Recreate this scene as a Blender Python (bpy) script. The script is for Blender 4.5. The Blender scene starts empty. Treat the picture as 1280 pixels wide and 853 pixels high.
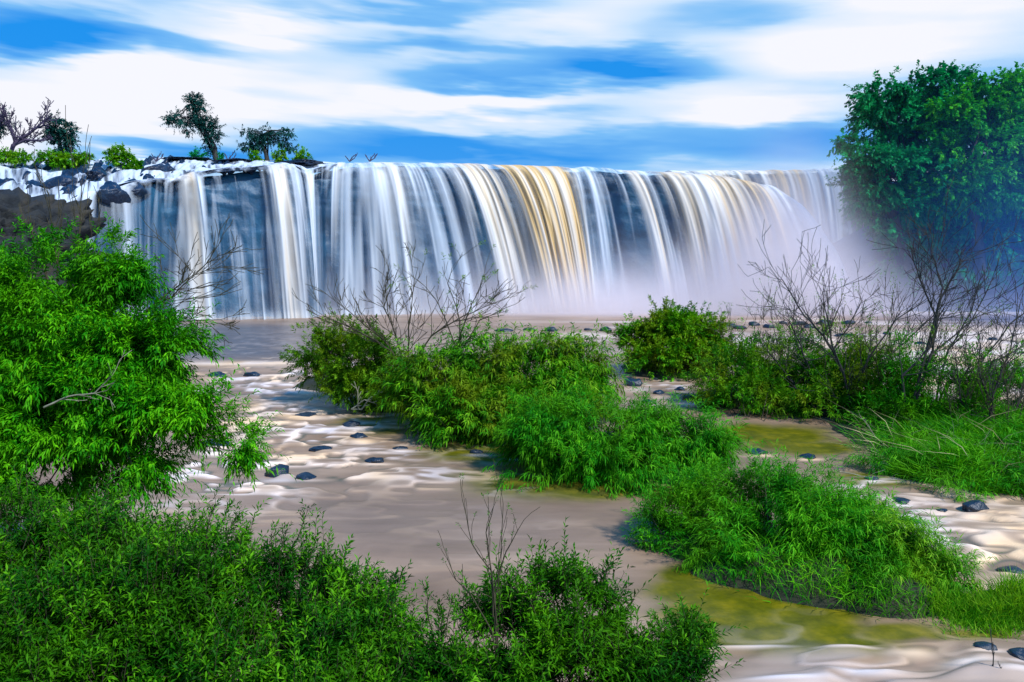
import bpy, math
import numpy as np
from mathutils import Vector

rng = np.random.default_rng(11)
sc = bpy.context.scene
COL = sc.collection
FPX, CXP, CYP, CAMZ, PITCH = 995.0, 640.0, 426.5, 6.0, math.atan(126 / 995.0)
CP, SP = math.cos(PITCH), math.sin(PITCH)

# ------------------------------------------------------------------ helpers
def ray(px, py):
    r, u = (px - CXP) / FPX, (CYP - py) / FPX
    return r, CP + u * SP, -SP + u * CP

def at(px, py, Y):
    r, f, u = ray(px, py)
    k = Y / f
    return np.array([r * k, Y, CAMZ + u * k])

def on_plane(px, py, z=0.0):
    r, f, u = ray(px, py)
    k = (z - CAMZ) / u
    return np.array([r * k, f * k, z])

def project(X, Y, Z):
    dz = Z - CAMZ
    f = Y * CP - dz * SP
    u = Y * SP + dz * CP
    f = np.maximum(f, 0.05)
    return CXP + FPX * X / f, CYP - FPX * u / f

def sstep(a, b, x):
    t = np.clip((x - a) / (b - a), 0, 1)
    return t * t * (3 - 2 * t)

def _h(ix, iy, iz, seed):
    n = (ix.astype(np.int64) * 374761393 + iy.astype(np.int64) * 668265263 + iz.astype(np.int64) * 2147483647 + seed * 974711) & 0xffffffff
    n = ((n ^ (n >> 13)) * 1274126177) & 0xffffffff
    n = n ^ (n >> 16)
    return (n & 0xffffff) / float(0xffffff)

def vnoise(x, y, z=None, seed=0):
    x, y = np.broadcast_arrays(np.asarray(x, float), np.asarray(y, float))
    z = np.zeros_like(x) if z is None else np.broadcast_to(np.asarray(z, float), x.shape)
    ix, iy, iz = np.floor(x), np.floor(y), np.floor(z)
    fx, fy, fz = x - ix, y - iy, z - iz
    fx, fy, fz = [f * f * f * (f * (f * 6 - 15) + 10) for f in (fx, fy, fz)]
    o = 0
    for dx in (0, 1):
        for dy in (0, 1):
            for dz in (0, 1):
                w = (fx if dx else 1 - fx) * (fy if dy else 1 - fy) * (fz if dz else 1 - fz)
                o = o + w * _h(ix + dx, iy + dy, iz + dz, seed)
    return o

def fbm(x, y, z=None, oct=4, seed=0, gain=0.5):
    a, s, t, f = 1.0, 0.0, 0.0, 1.0
    for i in range(oct):
        s = s + a * vnoise(np.asarray(x) * f, np.asarray(y) * f, None if z is None else np.asarray(z) * f, seed + i * 17)
        t += a; a *= gain; f *= 2.03
    return s / t

def build(name, verts, faces, mat, parent=None, attrs=None, smooth=True):
    verts = np.ascontiguousarray(verts, dtype=np.float32)
    faces = np.ascontiguousarray(faces, dtype=np.int32)
    me = bpy.data.meshes.new(name)
    k = faces.shape[1]
    me.vertices.add(len(verts)); me.vertices.foreach_set('co', verts.ravel())
    me.loops.add(faces.size); me.loops.foreach_set('vertex_index', faces.ravel())
    me.polygons.add(len(faces))
    me.polygons.foreach_set('loop_start', np.arange(0, faces.size, k, dtype=np.int32))
    if smooth:
        me.polygons.foreach_set('use_smooth', np.ones(len(faces), dtype=bool))
    me.update(calc_edges=True)
    for an, av in (attrs or {}).items():
        a = me.attributes.new(an, 'FLOAT', 'POINT')
        a.data.foreach_set('value', np.ascontiguousarray(av, dtype=np.float32).ravel())
    me.materials.append(mat)
    o = bpy.data.objects.new(name, me)
    COL.objects.link(o)
    if parent is not None:
        o.parent = parent
    return o

def grid(name, X, Y, Z, mat, attrs=None, parent=None, flip=False):
    r, c = X.shape
    v = np.stack([X, Y, Z], -1).reshape(-1, 3)
    i = np.arange(r * c).reshape(r, c)
    f = np.stack([i[:-1, :-1], i[:-1, 1:], i[1:, 1:], i[1:, :-1]], -1).reshape(-1, 4)
    if flip:
        f = f[:, ::-1]
    return build(name, v, f, mat, parent, attrs)

def tag(o, label=None, cat=None, group=None, kind=None):
    if label: o['label'] = label
    if cat: o['category'] = cat
    if group: o['group'] = group
    if kind: o['kind'] = kind
    return o

def empty(name, loc, label, cat, group=None):
    o = bpy.data.objects.new(name, None)
    COL.objects.link(o)
    o.location = [float(q) for q in loc]
    o.empty_display_size = 0.2
    tag(o, label, cat, group)
    return o

# ------------------------------------------------------------------ materials
class NT:
    def __init__(s, name):
        s.m = bpy.data.materials.new(name); s.m.use_nodes = True
        s.t = s.m.node_tree; s.t.nodes.clear()
        s.out = s.t.nodes.new('ShaderNodeOutputMaterial')
    def n(s, typ, **kw):
        nd = s.t.nodes.new(typ)
        for k, v in kw.items():
            if k.startswith('_'): setattr(nd, k[1:], v)
            else:
                sock = nd.inputs[int(k[1:])] if k[0] == 'i' and k[1:].isdigit() else nd.inputs[k.replace('_', ' ')]
                if isinstance(v, bpy.types.NodeSocket): s.t.links.new(v, sock)
                else: sock.default_value = v
        return nd
    def attr(s, a): return s.n('ShaderNodeAttribute', _attribute_name=a).outputs['Fac']
    def math(s, op, a, b=0.5, clamp=False):
        return s.n('ShaderNodeMath', _operation=op, _use_clamp=clamp, i0=a, i1=b).outputs[0]
    def mix(s, f, a, b):
        nd = s.n('ShaderNodeMix', _data_type='RGBA', i0=f)
        for idx, v in ((6, a), (7, b)):
            if isinstance(v, bpy.types.NodeSocket): s.t.links.new(v, nd.inputs[idx])
            else: nd.inputs[idx].default_value = (*v, 1)
        return nd.outputs[2]
    def ramp(s, f, pts):
        nd = s.n('ShaderNodeValToRGB', Fac=f)
        e = nd.color_ramp.elements
        while len(e) < len(pts): e.new(0.5)
        for q, (p, c) in zip(e, pts):
            q.position = p; q.color = (*c, 1)
        return nd.outputs[0]
    def noise(s, scale, vec=None, detail=4.0, rough=0.55):
        nd = s.n('ShaderNodeTexNoise', Scale=scale, Detail=detail, Roughness=rough)
        if vec is not None: s.t.links.new(vec, nd.inputs['Vector'])
        return nd.outputs['Fac']
    def pos(s): return s.n('ShaderNodeNewGeometry').outputs['Position']
    def surf(s, sh): s.t.links.new(sh, s.out.inputs['Surface']); return s.m

def leaf_mat(name, dark, mid, light, trans=0.28, patch=None, pscale=0.5):
    n = NT(name)
    c = n.ramp(n.attr('tint'), [(0.0, dark), (0.5, mid), (1.0, light)])
    if patch:
        f = n.noise(pscale, n.pos(), 3.0)
        f = n.ramp(f, [(0.48, (0, 0, 0)), (0.66, (1, 1, 1))])
        c = n.mix(f, c, patch)
    p = n.n('ShaderNodeBsdfPrincipled', Base_Color=c, Roughness=0.6)
    p.inputs['Specular IOR Level'].default_value = 0.10
    tc = n.n('ShaderNodeHueSaturation', Color=c, Value=1.25, Saturation=1.1, Hue=0.49).outputs[0]
    t = n.n('ShaderNodeBsdfTranslucent', Color=tc)
    return n.surf(n.n('ShaderNodeMixShader', i0=trans, i1=p.outputs[0], i2=t.outputs[0]).outputs[0])

def bark_mat(name, a, b):
    n = NT(name)
    f = n.noise(9.0, n.pos(), 5.0)
    c = n.ramp(f, [(0.3, a), (0.7, b)])
    p = n.n('ShaderNodeBsdfPrincipled', Base_Color=c, Roughness=0.85)
    bm = n.n('ShaderNodeBump', Height=f, Strength=0.4, Distance=0.02)
    n.t.links.new(bm.outputs[0], p.inputs['Normal'])
    return n.surf(p.outputs[0])

def rock_mat(name, a, b, c3, scale=1.0, rough=0.5, bump=0.6):
    n = NT(name)
    ps = n.pos()
    f = n.noise(scale, ps, 8.0, 0.62)
    g = n.noise(scale * 6, ps, 6.0, 0.6)
    c = n.ramp(f, [(0.3, a), (0.5, b), (0.72, c3)])
    c = n.mix(n.math('MULTIPLY', g, 0.5 if bump > .3 else 0.2), c, a)
    p = n.n('ShaderNodeBsdfPrincipled', Base_Color=c, Roughness=rough)
    bm = n.n('ShaderNodeBump', Height=n.math('ADD', f, n.math('MULTIPLY', g, 0.4)), Strength=bump, Distance=0.25 / scale)
    n.t.links.new(bm.outputs[0], p.inputs['Normal'])
    return n.surf(p.outputs[0])

M = {}
M['leaf_front'] = leaf_mat('leaf_front', (0.002, 0.030, 0.001), (0.011, 0.12, 0.001), (0.13, 0.42, 0.006), 0.22, (0.045, 0.19, 0.002), 0.9)
M['leaf_tree'] = leaf_mat('leaf_tree', (0.003, 0.055, 0.001), (0.018, 0.24, 0.001), (0.15, 0.54, 0.006), 0.25, (0.08, 0.33, 0.002), 0.45)
M['leaf_olive'] = leaf_mat('leaf_olive', (0.025, 0.10, 0.002), (0.06, 0.21, 0.003), (0.20, 0.42, 0.012), 0.25, (0.15, 0.25, 0.006), 0.9)
M['leaf_island'] = leaf_mat('leaf_island', (0.006, 0.065, 0.001), (0.035, 0.24, 0.002), (0.21, 0.50, 0.012), 0.25, (0.16, 0.26, 0.008), 0.9)
M['leaf_emerald'] = leaf_mat('leaf_emerald', (0.004, 0.075, 0.002), (0.018, 0.25, 0.002), (0.15, 0.52, 0.012), 0.25, (0.08, 0.30, 0.004), 0.9)
M['leaf_grass'] = leaf_mat('leaf_grass', (0.012, 0.11, 0.002), (0.05, 0.30, 0.004), (0.28, 0.55, 0.03), 0.27, (0.16, 0.36, 0.006), 1.2)
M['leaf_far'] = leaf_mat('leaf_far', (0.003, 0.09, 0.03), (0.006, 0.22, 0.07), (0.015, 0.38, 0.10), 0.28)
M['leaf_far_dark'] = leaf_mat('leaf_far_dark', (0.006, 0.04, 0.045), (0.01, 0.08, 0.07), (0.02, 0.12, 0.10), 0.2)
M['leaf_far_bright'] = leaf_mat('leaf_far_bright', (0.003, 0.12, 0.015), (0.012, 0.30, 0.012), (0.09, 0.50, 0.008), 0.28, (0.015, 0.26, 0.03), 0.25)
M['straw'] = leaf_mat('straw', (0.25, 0.22, 0.10), (0.35, 0.33, 0.16), (0.5, 0.46, 0.25), 0.2)
M['bark_dark'] = bark_mat('bark_dark', (0.012, 0.016, 0.02), (0.05, 0.05, 0.045))
M['bark_brown'] = bark_mat('bark_brown', (0.02, 0.02, 0.010), (0.075, 0.065, 0.032))
M['bark_pale'] = bark_mat('bark_pale', (0.12, 0.13, 0.08), (0.3, 0.3, 0.22))
M['bark_purple'] = bark_mat('bark_purple', (0.03, 0.02, 0.06), (0.09, 0.07, 0.13))
M['wet_rock'] = rock_mat('wet_rock', (0.003, 0.008, 0.022), (0.006, 0.020, 0.055), (0.02, 0.06, 0.13), 0.8, 0.35)
M['cliff_rock'] = rock_mat('cliff_rock', (0.004, 0.035, 0.085), (0.008, 0.075, 0.165), (0.018, 0.13, 0.25), 0.35, 0.5, 0.25)
M['bank_rock'] = rock_mat('bank_rock', (0.004, 0.008, 0.016), (0.012, 0.017, 0.020), (0.07, 0.05, 0.018), 0.55, 0.8)
M['river_rock'] = rock_mat('river_rock', (0.004, 0.010, 0.022), (0.010, 0.025, 0.05), (0.03, 0.05, 0.08), 2.5, 0.35)

def soil():
    n = NT('soil')
    f = n.noise(0.8, n.pos(), 8.0, 0.65)
    c = n.ramp(f, [(0.27, (0.008, 0.012, 0.006)), (0.55, (0.02, 0.025, 0.010)), (0.75, (0.05, 0.045, 0.02))])
    p = n.n('ShaderNodeBsdfPrincipled', Base_Color=c, Roughness=0.9)
    bm = n.n('ShaderNodeBump', Height=n.noise(14.0, n.pos(), 6.0), Strength=0.7, Distance=0.05)
    n.t.links.new(bm.outputs[0], p.inputs['Normal'])
    return n.surf(p.outputs[0])
M['soil'] = soil()

def river():
    n = NT('river_water')
    ps = n.pos()
    mp = n.n('ShaderNodeMapping', Vector=ps, Scale=(0.35, 1.1, 1.0)).outputs[0]
    f = n.noise(0.6, mp, 5.0, 0.5)
    silt = n.ramp(f, [(0.3, (0.20, 0.130, 0.085)), (0.55, (0.30, 0.20, 0.135)), (0.75, (0.40, 0.275, 0.19))])
    olive = n.ramp(n.noise(2.2, ps, 7.0, .62), [(.3, (0.055, 0.065, 0.001)), (.5, (0.11, 0.11, 0.001)), (.72, (0.21, 0.175, 0.004))])
    c = n.mix(n.attr('shallow'), silt, olive)
    c = n.mix(n.attr('slate_reflection'), c, (0.06, 0.085, 0.12))
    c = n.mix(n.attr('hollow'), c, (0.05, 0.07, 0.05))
    foamc = n.mix(n.attr('peach'), (0.85, 0.76, 0.74), (0.86, 0.60, 0.36))
    c = n.mix(n.attr('foam'), c, foamc)
    r = n.math('ADD', 0.38, n.math('MULTIPLY', n.attr('foam'), 0.5))
    p = n.n('ShaderNodeBsdfPrincipled', Base_Color=c, Roughness=r, IOR=1.33)
    p.inputs['Specular IOR Level'].default_value = 0.4
    bm = n.n('ShaderNodeBump', Height=n.noise(1.6, mp, 3.0, 0.5), Strength=0.35, Distance=0.10)
    n.t.links.new(bm.outputs[0], p.inputs['Normal'])
    return n.surf(p.outputs[0])
M['river'] = river()

def fall_water():
    n = NT('falling_water')
    c = n.mix(n.attr('ochre'), (0.76, 0.87, 1.0), (0.80, 0.47, 0.05))
    d = n.n('ShaderNodeBsdfDiffuse', Color=c)
    t = n.n('ShaderNodeBsdfTranslucent', Color=c)
    g = n.n('ShaderNodeBsdfGlossy', Color=(0.8, 0.9, 1, 1), Roughness=0.5)
    m1 = n.n('ShaderNodeMixShader', i0=0.25, i1=d.outputs[0], i2=t.outputs[0]).outputs[0]
    m2 = n.n('ShaderNodeMixShader', i0=0.06, i1=m1, i2=g.outputs[0]).outputs[0]
    tr = n.n('ShaderNodeBsdfTransparent')
    return n.surf(n.n('ShaderNodeMixShader', i0=n.attr('dens'), i1=tr.outputs[0], i2=m2).outputs[0])
M['fall'] = fall_water()

# ------------------------------------------------------------------ plants
def norm(v):
    return v / np.maximum(np.linalg.norm(v, axis=-1, keepdims=True), 1e-9)

class Tubes:
    """tapered limbs of one plant collected into one mesh"""
    def __init__(s): s.a, s.b, s.ra, s.rb = [], [], [], []
    def seg(s, a, b, ra, rb):
        s.a.append(a); s.b.append(b); s.ra.append(ra); s.rb.append(rb)
    def line(s, pts, r0, r1):
        n = len(pts) - 1
        for i in range(n):
            s.seg(pts[i], pts[i + 1], r0 + (r1 - r0) * i / n, r0 + (r1 - r0) * (i + 1) / n)
    def build(s, name, mat, parent, k=5):
        if not s.a: return None
        A, B = np.array(s.a), np.array(s.b); ra, rb = np.array(s.ra), np.array(s.rb)
        d = norm(B - A)
        up = np.where(np.abs(d[:, 2:3]) > 0.9, np.array([[1.0, 0, 0]]), np.array([[0, 0, 1.0]]))
        u = norm(np.cross(d, up)); v = np.cross(d, u)
        ang = np.arange(k) * 2 * math.pi / k
        ring = np.cos(ang)[None, :, None] * u[:, None] + np.sin(ang)[None, :, None] * v[:, None]
        e = d * (rb * 0.5)[:, None]
        V = np.concatenate([A[:, None] + ring * ra[:, None, None], (B + e)[:, None] + ring * rb[:, None, None]], 1)
        i = np.arange(k); j = (i + 1) % k
        f = np.stack([i, j, j + k, i + k], -1)
        F = (f[None] + (np.arange(len(A)) * 2 * k)[:, None, None]).reshape(-1, 4)
        loc = np.array(parent.location) if parent is not None else 0
        return build(name, V.reshape(-1, 3) - loc, F, mat, parent)

def leaves_from_shoots(P, D, L, nleaf, ll, lw, spread=0.9, bend=0.25, droop=0.2, ttint=None, jitter=0.35):
    """long leaves set spirally along curved shoots: P base, D direction, L length per shoot"""
    S = len(P)
    if np.isscalar(L): L = np.full(S, L)
    s = np.linspace(0.12, 1.0, nleaf)[None, :] + rng.uniform(-.04, .04, (S, nleaf))
    g = np.array([0, 0, -1.0])
    T = norm(D[:, None] + g * (bend * 2 * s)[..., None])
    base = P[:, None] + (D[:, None] * s[..., None] + g * (bend * s ** 2)[..., None]) * L[:, None, None]
    up = np.array([0.13, 0.07, 1.0])
    u = norm(np.cross(T, up)); v = np.cross(T, u)
    phi = np.arange(nleaf)[None] * 2.4 + rng.uniform(0, 6.28, (S, 1)) + rng.normal(0, .3, (S, nleaf))
    R = np.cos(phi)[..., None] * u + np.sin(phi)[..., None] * v
    a = spread * (1.05 - 0.55 * s) + rng.normal(0, jitter * 0.5, s.shape)
    ld = T * np.cos(a)[..., None] + R * np.sin(a)[..., None] + g * (droop * rng.uniform(0.3, 1.3, s.shape))[..., None]
    ld = norm(ld)
    lens = ll * rng.uniform(0.6, 1.2, s.shape) * (1 - 0.35 * np.abs(s - 0.45))
    w = norm(np.cross(ld, up + rng.normal(0, .35, ld.shape))) * (lw * rng.uniform(0.7, 1.2, s.shape))[..., None]
    nrm = norm(np.cross(w, ld))
    mid = base + ld * (lens * 0.42)[..., None]
    tip = base + ld * lens[..., None] + g * (lens * 0.18)[..., None]
    V = np.stack([base, mid - w + nrm * (lens * .05)[..., None], tip, mid + w + nrm * (lens * .05)[..., None]], 2).reshape(-1, 3)
    n = S * nleaf
    F = np.arange(n * 4).reshape(n, 4)
    if ttint is None: ttint = rng.uniform(0, 1, S)
    t = np.clip(0.55 * ttint[:, None] + 0.45 * rng.uniform(0, 1, s.shape) + 0.12 * (s - .5), 0, 1)
    return V, F, np.repeat(t.ravel(), 4)

def merge(parts):
    V, F, T, o = [], [], [], 0
    for v, f, t in parts:
        V.append(v); F.append(f + o); T.append(t); o += len(v)
    return np.concatenate(V), np.concatenate(F), np.concatenate(T)

def lobe_points(lobes, dens, zmin, shell=0.5, seed=3, gap=0.36, gs=1.0):
    """points and outward directions near the skin of the crown's lobes (px, py, rx, ry, Y[, depth])"""
    PP, DD, SZ = [], [], []
    for i, lb in enumerate(lobes):
        px, py, rx, ry, Y = lb[:5]
        c = at(px, py, Y); k = Y / FPX
        R = np.array([rx * k, (lb[5] if len(lb) > 5 else 0.75 * max(rx, ry) * k), ry * k])
        n = int(dens * rx * ry / 100.0)
        d = norm(rng.normal(0, 1, (n, 3)))
        rad = shell + (1.03 - shell) * rng.uniform(0, 1, n) ** 0.6
        nn = fbm(c[0] + d[:, 0] * 1.6, c[1] + d[:, 1] * 1.6, c[2] + d[:, 2] * 1.6, 3, seed + i)
        rad = rad * (0.32 + 1.42 * nn)
        p = c + d * R * rad[:, None]
        keep = p[:, 2] > zmin
        gn = fbm(p[:, 0] * gs, p[:, 1] * gs, p[:, 2] * gs * 1.3, 2, seed + 50)
        keep &= gn > gap
        p, d = p[keep], norm((d / R)[keep])
        PP.append(p); DD.append(d)
    return np.concatenate(PP), np.concatenate(DD)

def curve_pts(a, b, sag, n=5, wob=0.05):
    t = np.linspace(0, 1, n + 1)[:, None]
    L = np.linalg.norm(b - a)
    p = a + (b - a) * t + np.array([0, 0, 1.0]) * (sag * L * np.sin(t * math.pi))
    p[1:-1] += rng.normal(0, wob * L, (n - 1, 3))
    return p

def shrub(name, label, cat, base, lobes, mat, dens=60, L=0.5, nleaf=14, ll=0.12, lw=0.012, upw=0.7, zmin=0.05, stems=30, bark='bark_brown',
          spread=0.9, bend=0.25, droop=0.2, group=None, gap=0.36, gs=1.0, shell=0.5, stem_r=0.03, part='foliage', twigs=False, foliage_extra=None, trunk=None):
    base = np.array(base, float)
    root = empty(name, base, label, cat, group)
    P, D = lobe_points(lobes, dens, zmin, shell, seed=len(label), gap=gap, gs=gs)
    D = norm(D + np.array([0, 0, upw]) + rng.normal(0, .3, D.shape))
    LL = L * rng.uniform(0.6, 1.3, len(P))
    wild = rng.uniform(size=len(P)) < .14
    LL[wild] *= 1.7; D[wild] = norm(D[wild] + np.array([0, 0, .5 * upw]))
    P = P + np.where(wild, .35 * LL, 0)[:, None] * D
    kf = 1.7 if ll > .12 else 3.0
    tt = np.clip(fbm(P[:, 0] * kf, P[:, 1] * kf, P[:, 2] * kf, 3, 5) * 3.0 - 1.0 + rng.normal(0, .12, len(P)), 0, 1)
    parts = [leaves_from_shoots(P - D * LL[:, None] * .35, D, LL, nleaf, ll, lw, spread, bend, droop, tt)]
    if foliage_extra: parts += foliage_extra
    V, F, T = merge(parts)
    build(part, V - base, F, mat, root, {'tint': T}, smooth=False)
    tb = Tubes()
    idx = rng.choice(len(P), min(stems, len(P)), replace=False)
    for i in idx:
        b0 = base + rng.normal(0, 1, 3) * np.array([.06, .06, 0]) * np.linalg.norm(P[i] - base)
        if len(lobes) and trunk is None and stems > 12:
            b0 = np.array([base[0] + (P[i][0] - base[0]) * .45, base[1] + (P[i][1] - base[1]) * .45, base[2]])
        if trunk is not None:
            b0 = np.array(trunk[min(len(trunk) - 1, int(rng.integers(max(1, len(trunk) // 2), len(trunk))))])
        if np.linalg.norm(b0 - base) > .03: tb.seg(base - [0, 0, .03], b0 + [0, 0, .02], stem_r, stem_r)
        tb.line(curve_pts(b0, P[i], rng.uniform(-.02, .12), 5, .03), stem_r * rng.uniform(.5, 1), stem_r * .12)
    if trunk is not None:
        tb.line([np.array(q) for q in trunk], stem_r * 3.2, stem_r * 1.4)
    if twigs:
        a = P - D * LL[:, None] * .5
        for i in range(len(P)):
            tb.seg(a[i], P[i] + D[i] * LL[i] * .45 - np.array([0, 0, bend * .35 * LL[i]]), ll * .035, ll * .015)
    tb.build('stem' if trunk is None else 'trunk', M[bark], root, 4 if twigs else 5)
    return root

def branch_rec(tb, p, d, L, r, depth, spread=0.5, up=0.1, nseg=4, kids=(2, 3), tips=None, wob=0.12):
    pts = [p]
    dd = d
    for i in range(nseg):
        dd = norm(dd + rng.normal(0, wob, 3) + np.array([0, 0, up * .3]))
        pts.append(pts[-1] + dd * L / nseg)
    tb.line(pts, r, r * (0.55 if depth > 0 else 0.3))
    if depth == 0:
        if tips is not None: tips.append((pts[-1], dd))
        return
    for _ in range(int(rng.integers(kids[0], kids[1] + 1))):
        k = int(rng.integers(max(1, nseg // 2), nseg + 1))
        nd = norm(dd + rng.normal(0, spread, 3) * np.array([1, .8, 1]) + np.array([0, 0, up]))
        branch_rec(tb, pts[k], nd, L * rng.uniform(.6, .85), r * .55, depth - 1, spread, up, max(3, nseg - 1), kids, tips, wob)

def bare(name, label, cat, base, limbs, mat='bark_dark', group=None, r=0.04, depth=3, spread=.45, up=.15, kids=(2, 3), leafmat=None, leafn=6, ll=.12, lw=.02, wob=.1, thin=.0035):
    base = np.array(base, float)
    root = empty(name, base, label, cat, group)
    tb = Tubes(); tips = []
    for lb in limbs:                         # each limb: list of points; twigs leave along it
        pts = [np.array(q) for q in lb]
        if np.linalg.norm(pts[0] - base) > .02: tb.seg(base, pts[0], r, r)
        # refine the limb
        fine = []
        for a, b in zip(pts[:-1], pts[1:]):
            for t in np.linspace(0, 1, 4)[:-1]:
                fine.append(a + (b - a) * t + rng.normal(0, .012, 3) * np.linalg.norm(b - a))
        fine.append(pts[-1])
        tb.line(fine, r, r * .35)
        total = sum(np.linalg.norm(b - a) for a, b in zip(pts[:-1], pts[1:]))
        n = len(fine)
        for k in range(n // 4, n):
            for _ in range(2 if depth == 3 else 1):
                dd = norm(fine[min(k + 1, n - 1)] - fine[k - 1])
                nd = norm(dd + rng.normal(0, spread * 1.25, 3) * np.array([1, .7, 1]) + np.array([0, 0, up]))
                rr = r * (1 - .65 * k / n) * .5
                branch_rec(tb, fine[k], nd, total * rng.uniform(.14, .28), rr, depth - 1, spread, up, 4, kids, tips, wob)
    tb.rb = [max(q, thin) for q in tb.rb]; tb.ra = [max(q, thin) for q in tb.ra]
    tb.build('branches' if False else 'branch', M[mat], root, 4)
    if leafmat and tips:
        P = np.array([t[0] for t in tips]); D = np.array([t[1] for t in tips])
        sel = rng.uniform(size=len(P)) < .8
        V, F, T = leaves_from_shoots(P[sel], D[sel], ll * 1.6, leafn, ll, lw, 1.0, .15, .1)
        build('foliage', V - base, F, M[leafmat], root, {'tint': T}, smooth=False)
    return root

def blades(P, h, w, lean=.35, tilt=None):
    """single grass blades as thin bent quads"""
    n = len(P)
    D = norm(np.array([0, 0, 1.0]) + rng.normal(0, lean, (n, 3)) * np.array([1, 1, .1]) + (0 if tilt is None else tilt))
    hh = h * rng.uniform(.5, 1.2, n)
    s = norm(np.cross(D, rng.normal(0, 1, (n, 3)))) * (w * rng.uniform(.6, 1.2, n))[:, None]
    mid = P + D * (hh * .55)[:, None]
    tip = P + D * hh[:, None] * np.array([1.35, 1.35, .85])
    V = np.stack([P - s * .6, mid - s, tip, mid + s], 1).reshape(-1, 3)
    return V, np.arange(4 * n).reshape(n, 4), np.repeat(rng.uniform(0, 1, n), 4)

# ------------------------------------------------------------------ waterfall shape
GX = np.array([
 # lip x, lip y, lip Y, base x, base Y
 [-120, 285, 46, -120, 45], [60, 262, 52, 55, 50.5], [110, 240, 55, 98, 53.5], [150, 233, 57, 165, 56], [190, 222, 60, 190, 58.5], [215, 223, 61, 212, 59.5], [240, 215, 62, 264, 60],
 [330, 206, 64, 352, 61.2], [365, 205, 65, 392, 62], [383, 214, 65.5, 400, 63], [400, 209, 66, 400, 63.5], [425, 204, 66.5, 418, 64], [480, 203, 67.5, 515, 65], [560, 204, 68.5, 628, 66],
 [620, 206, 69, 690, 66.5], [690, 208, 69.5, 737, 67], [715, 210, 70, 746, 67.5], [735, 208, 70, 776, 67.5], [780, 213, 70, 835, 67.5],
 [850, 216, 70, 905, 67.5], [910, 221, 70, 975, 67.5], [935, 227, 70, 1000, 67.5], [960, 232, 70, 1030, 67.5], [985, 250, 70, 1055, 67.5], [1010, 285, 70, 1075, 67.5]], float)
DN = np.array([
 [-120, .5, 0], [60, .5, 0], [85, .8, 0], [110, .7, 0], [122, .4, 0], [140, .55, 0], [158, .9, 0], [170, .8, 0], [180, .4, 0], [188, .2, 0], [208, .16, 0], [218, .5, 0], [226, .62, .25], [237, .85, .35], [243, .7, .1],
 [250, .25, 0], [275, .16, 0], [300, .16, 0], [322, .24, 0], [332, .5, .1], [341, .8, .35], [350, .78, .3], [360, .5, .05], [370, .2, 0], [377, .3, 0], [382, .75, .15], [387, .7, .1], [393, .16, 0], [407, .08, 0],
 [420, .14, 0], [425, .85, .1], [430, .8, .05], [440, .48, 0], [470, .42, .1], [480, .6, .25], [490, .75, .15], [505, .48, 0], [540, .5, 0], [560, .5, .3], [578, .74, .5], [590, .62, .35], [618, .62, .5],
 [630, .75, .8], [640, .72, .85], [650, .85, .9], [670, .82, .95], [694, .88, 1], [703, .85, .7], [712, .85, .1], [722, .35, 0], [738, .12, 0], [758, .12, 0], [768, .4, 0], [778, .65, .4], [786, .75, .45],
 [794, .8, .1], [803, .36, 0], [814, .75, .35], [825, .74, .45], [838, .7, .5], [850, .85, .2], [866, .72, .65], [880, .8, .6], [892, .8, .6], [905, .85, .5], [918, .9, .7], [935, .95, .6], [950, .98, .1], [1010, 1, 0]], float)

def fall_sheet(name, xs, G, DNs, rows, back, out_amp, seed, mat, v_end=1.0, lips_up=3.0, dens_mul=1.0, attrs_on=True, zb=0.0, rag=0.0):
    n = len(xs)
    lx, ly, lY = xs, np.interp(xs, G[:, 0], G[:, 1]), np.interp(xs, G[:, 0], G[:, 2])
    bx, bY = np.interp(xs, G[:, 0], G[:, 3]), np.interp(xs, G[:, 0], G[:, 4])
    ly = ly + 1.8 * (fbm(xs / 14.0, xs * 0, None, 3, seed + 90) - .5)
    Lp = np.array([at(a, b, c) for a, b, c in zip(lx, ly, lY)])
    Bp = np.array([[ (a - CXP) / FPX * (Y_ * CP - (zb - CAMZ) * SP), Y_, zb] for a, Y_ in zip(bx, bY)])
    s = np.concatenate([np.linspace(-1, 0, 8)[:-1], np.linspace(0, 1, rows)])
    S, I = np.meshgrid(s, np.arange(n), indexing='ij')
    up = S < 0
    h = np.clip(S, 0, 1)
    X = Lp[I, 0] + (Bp[I, 0] - Lp[I, 0]) * h
    Y = Lp[I, 1] + (Bp[I, 1] - Lp[I, 1]) * h
    Z = Lp[I, 2] + (Bp[I, 2] - Lp[I, 2]) * h ** 2 * 1.0
    Y = np.where(up, Lp[I, 1] - S * lips_up, Y)
    Z = np.where(up, Lp[I, 2] + 0.12 * (-S) , Z)
    Y = Y + back
    xx = xs[I]
    v = h ** 2
    n1 = vnoise(xx / 13.0, v * .7, None, seed)
    n2 = vnoise(xx / 5.0, v * 1.2 + 7, None, seed + 1)
    n3 = vnoise(xx / 2.0, v * 2.0 + 3, None, seed + 2)
    strand = .46 * n1 + .40 * n2 + .14 * n3
    Y = Y - out_amp * (strand - .4) * np.minimum(1, .15 + h) * 1.4
    X = X + .12 * (n1 - .5) * h
    dens = np.interp(xx, DNs[:, 0], DNs[:, 1])
    och = np.interp(xx, DNs[:, 0], DNs[:, 2])
    return X, Y, Z, xx, v, S, strand, dens, och

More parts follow.
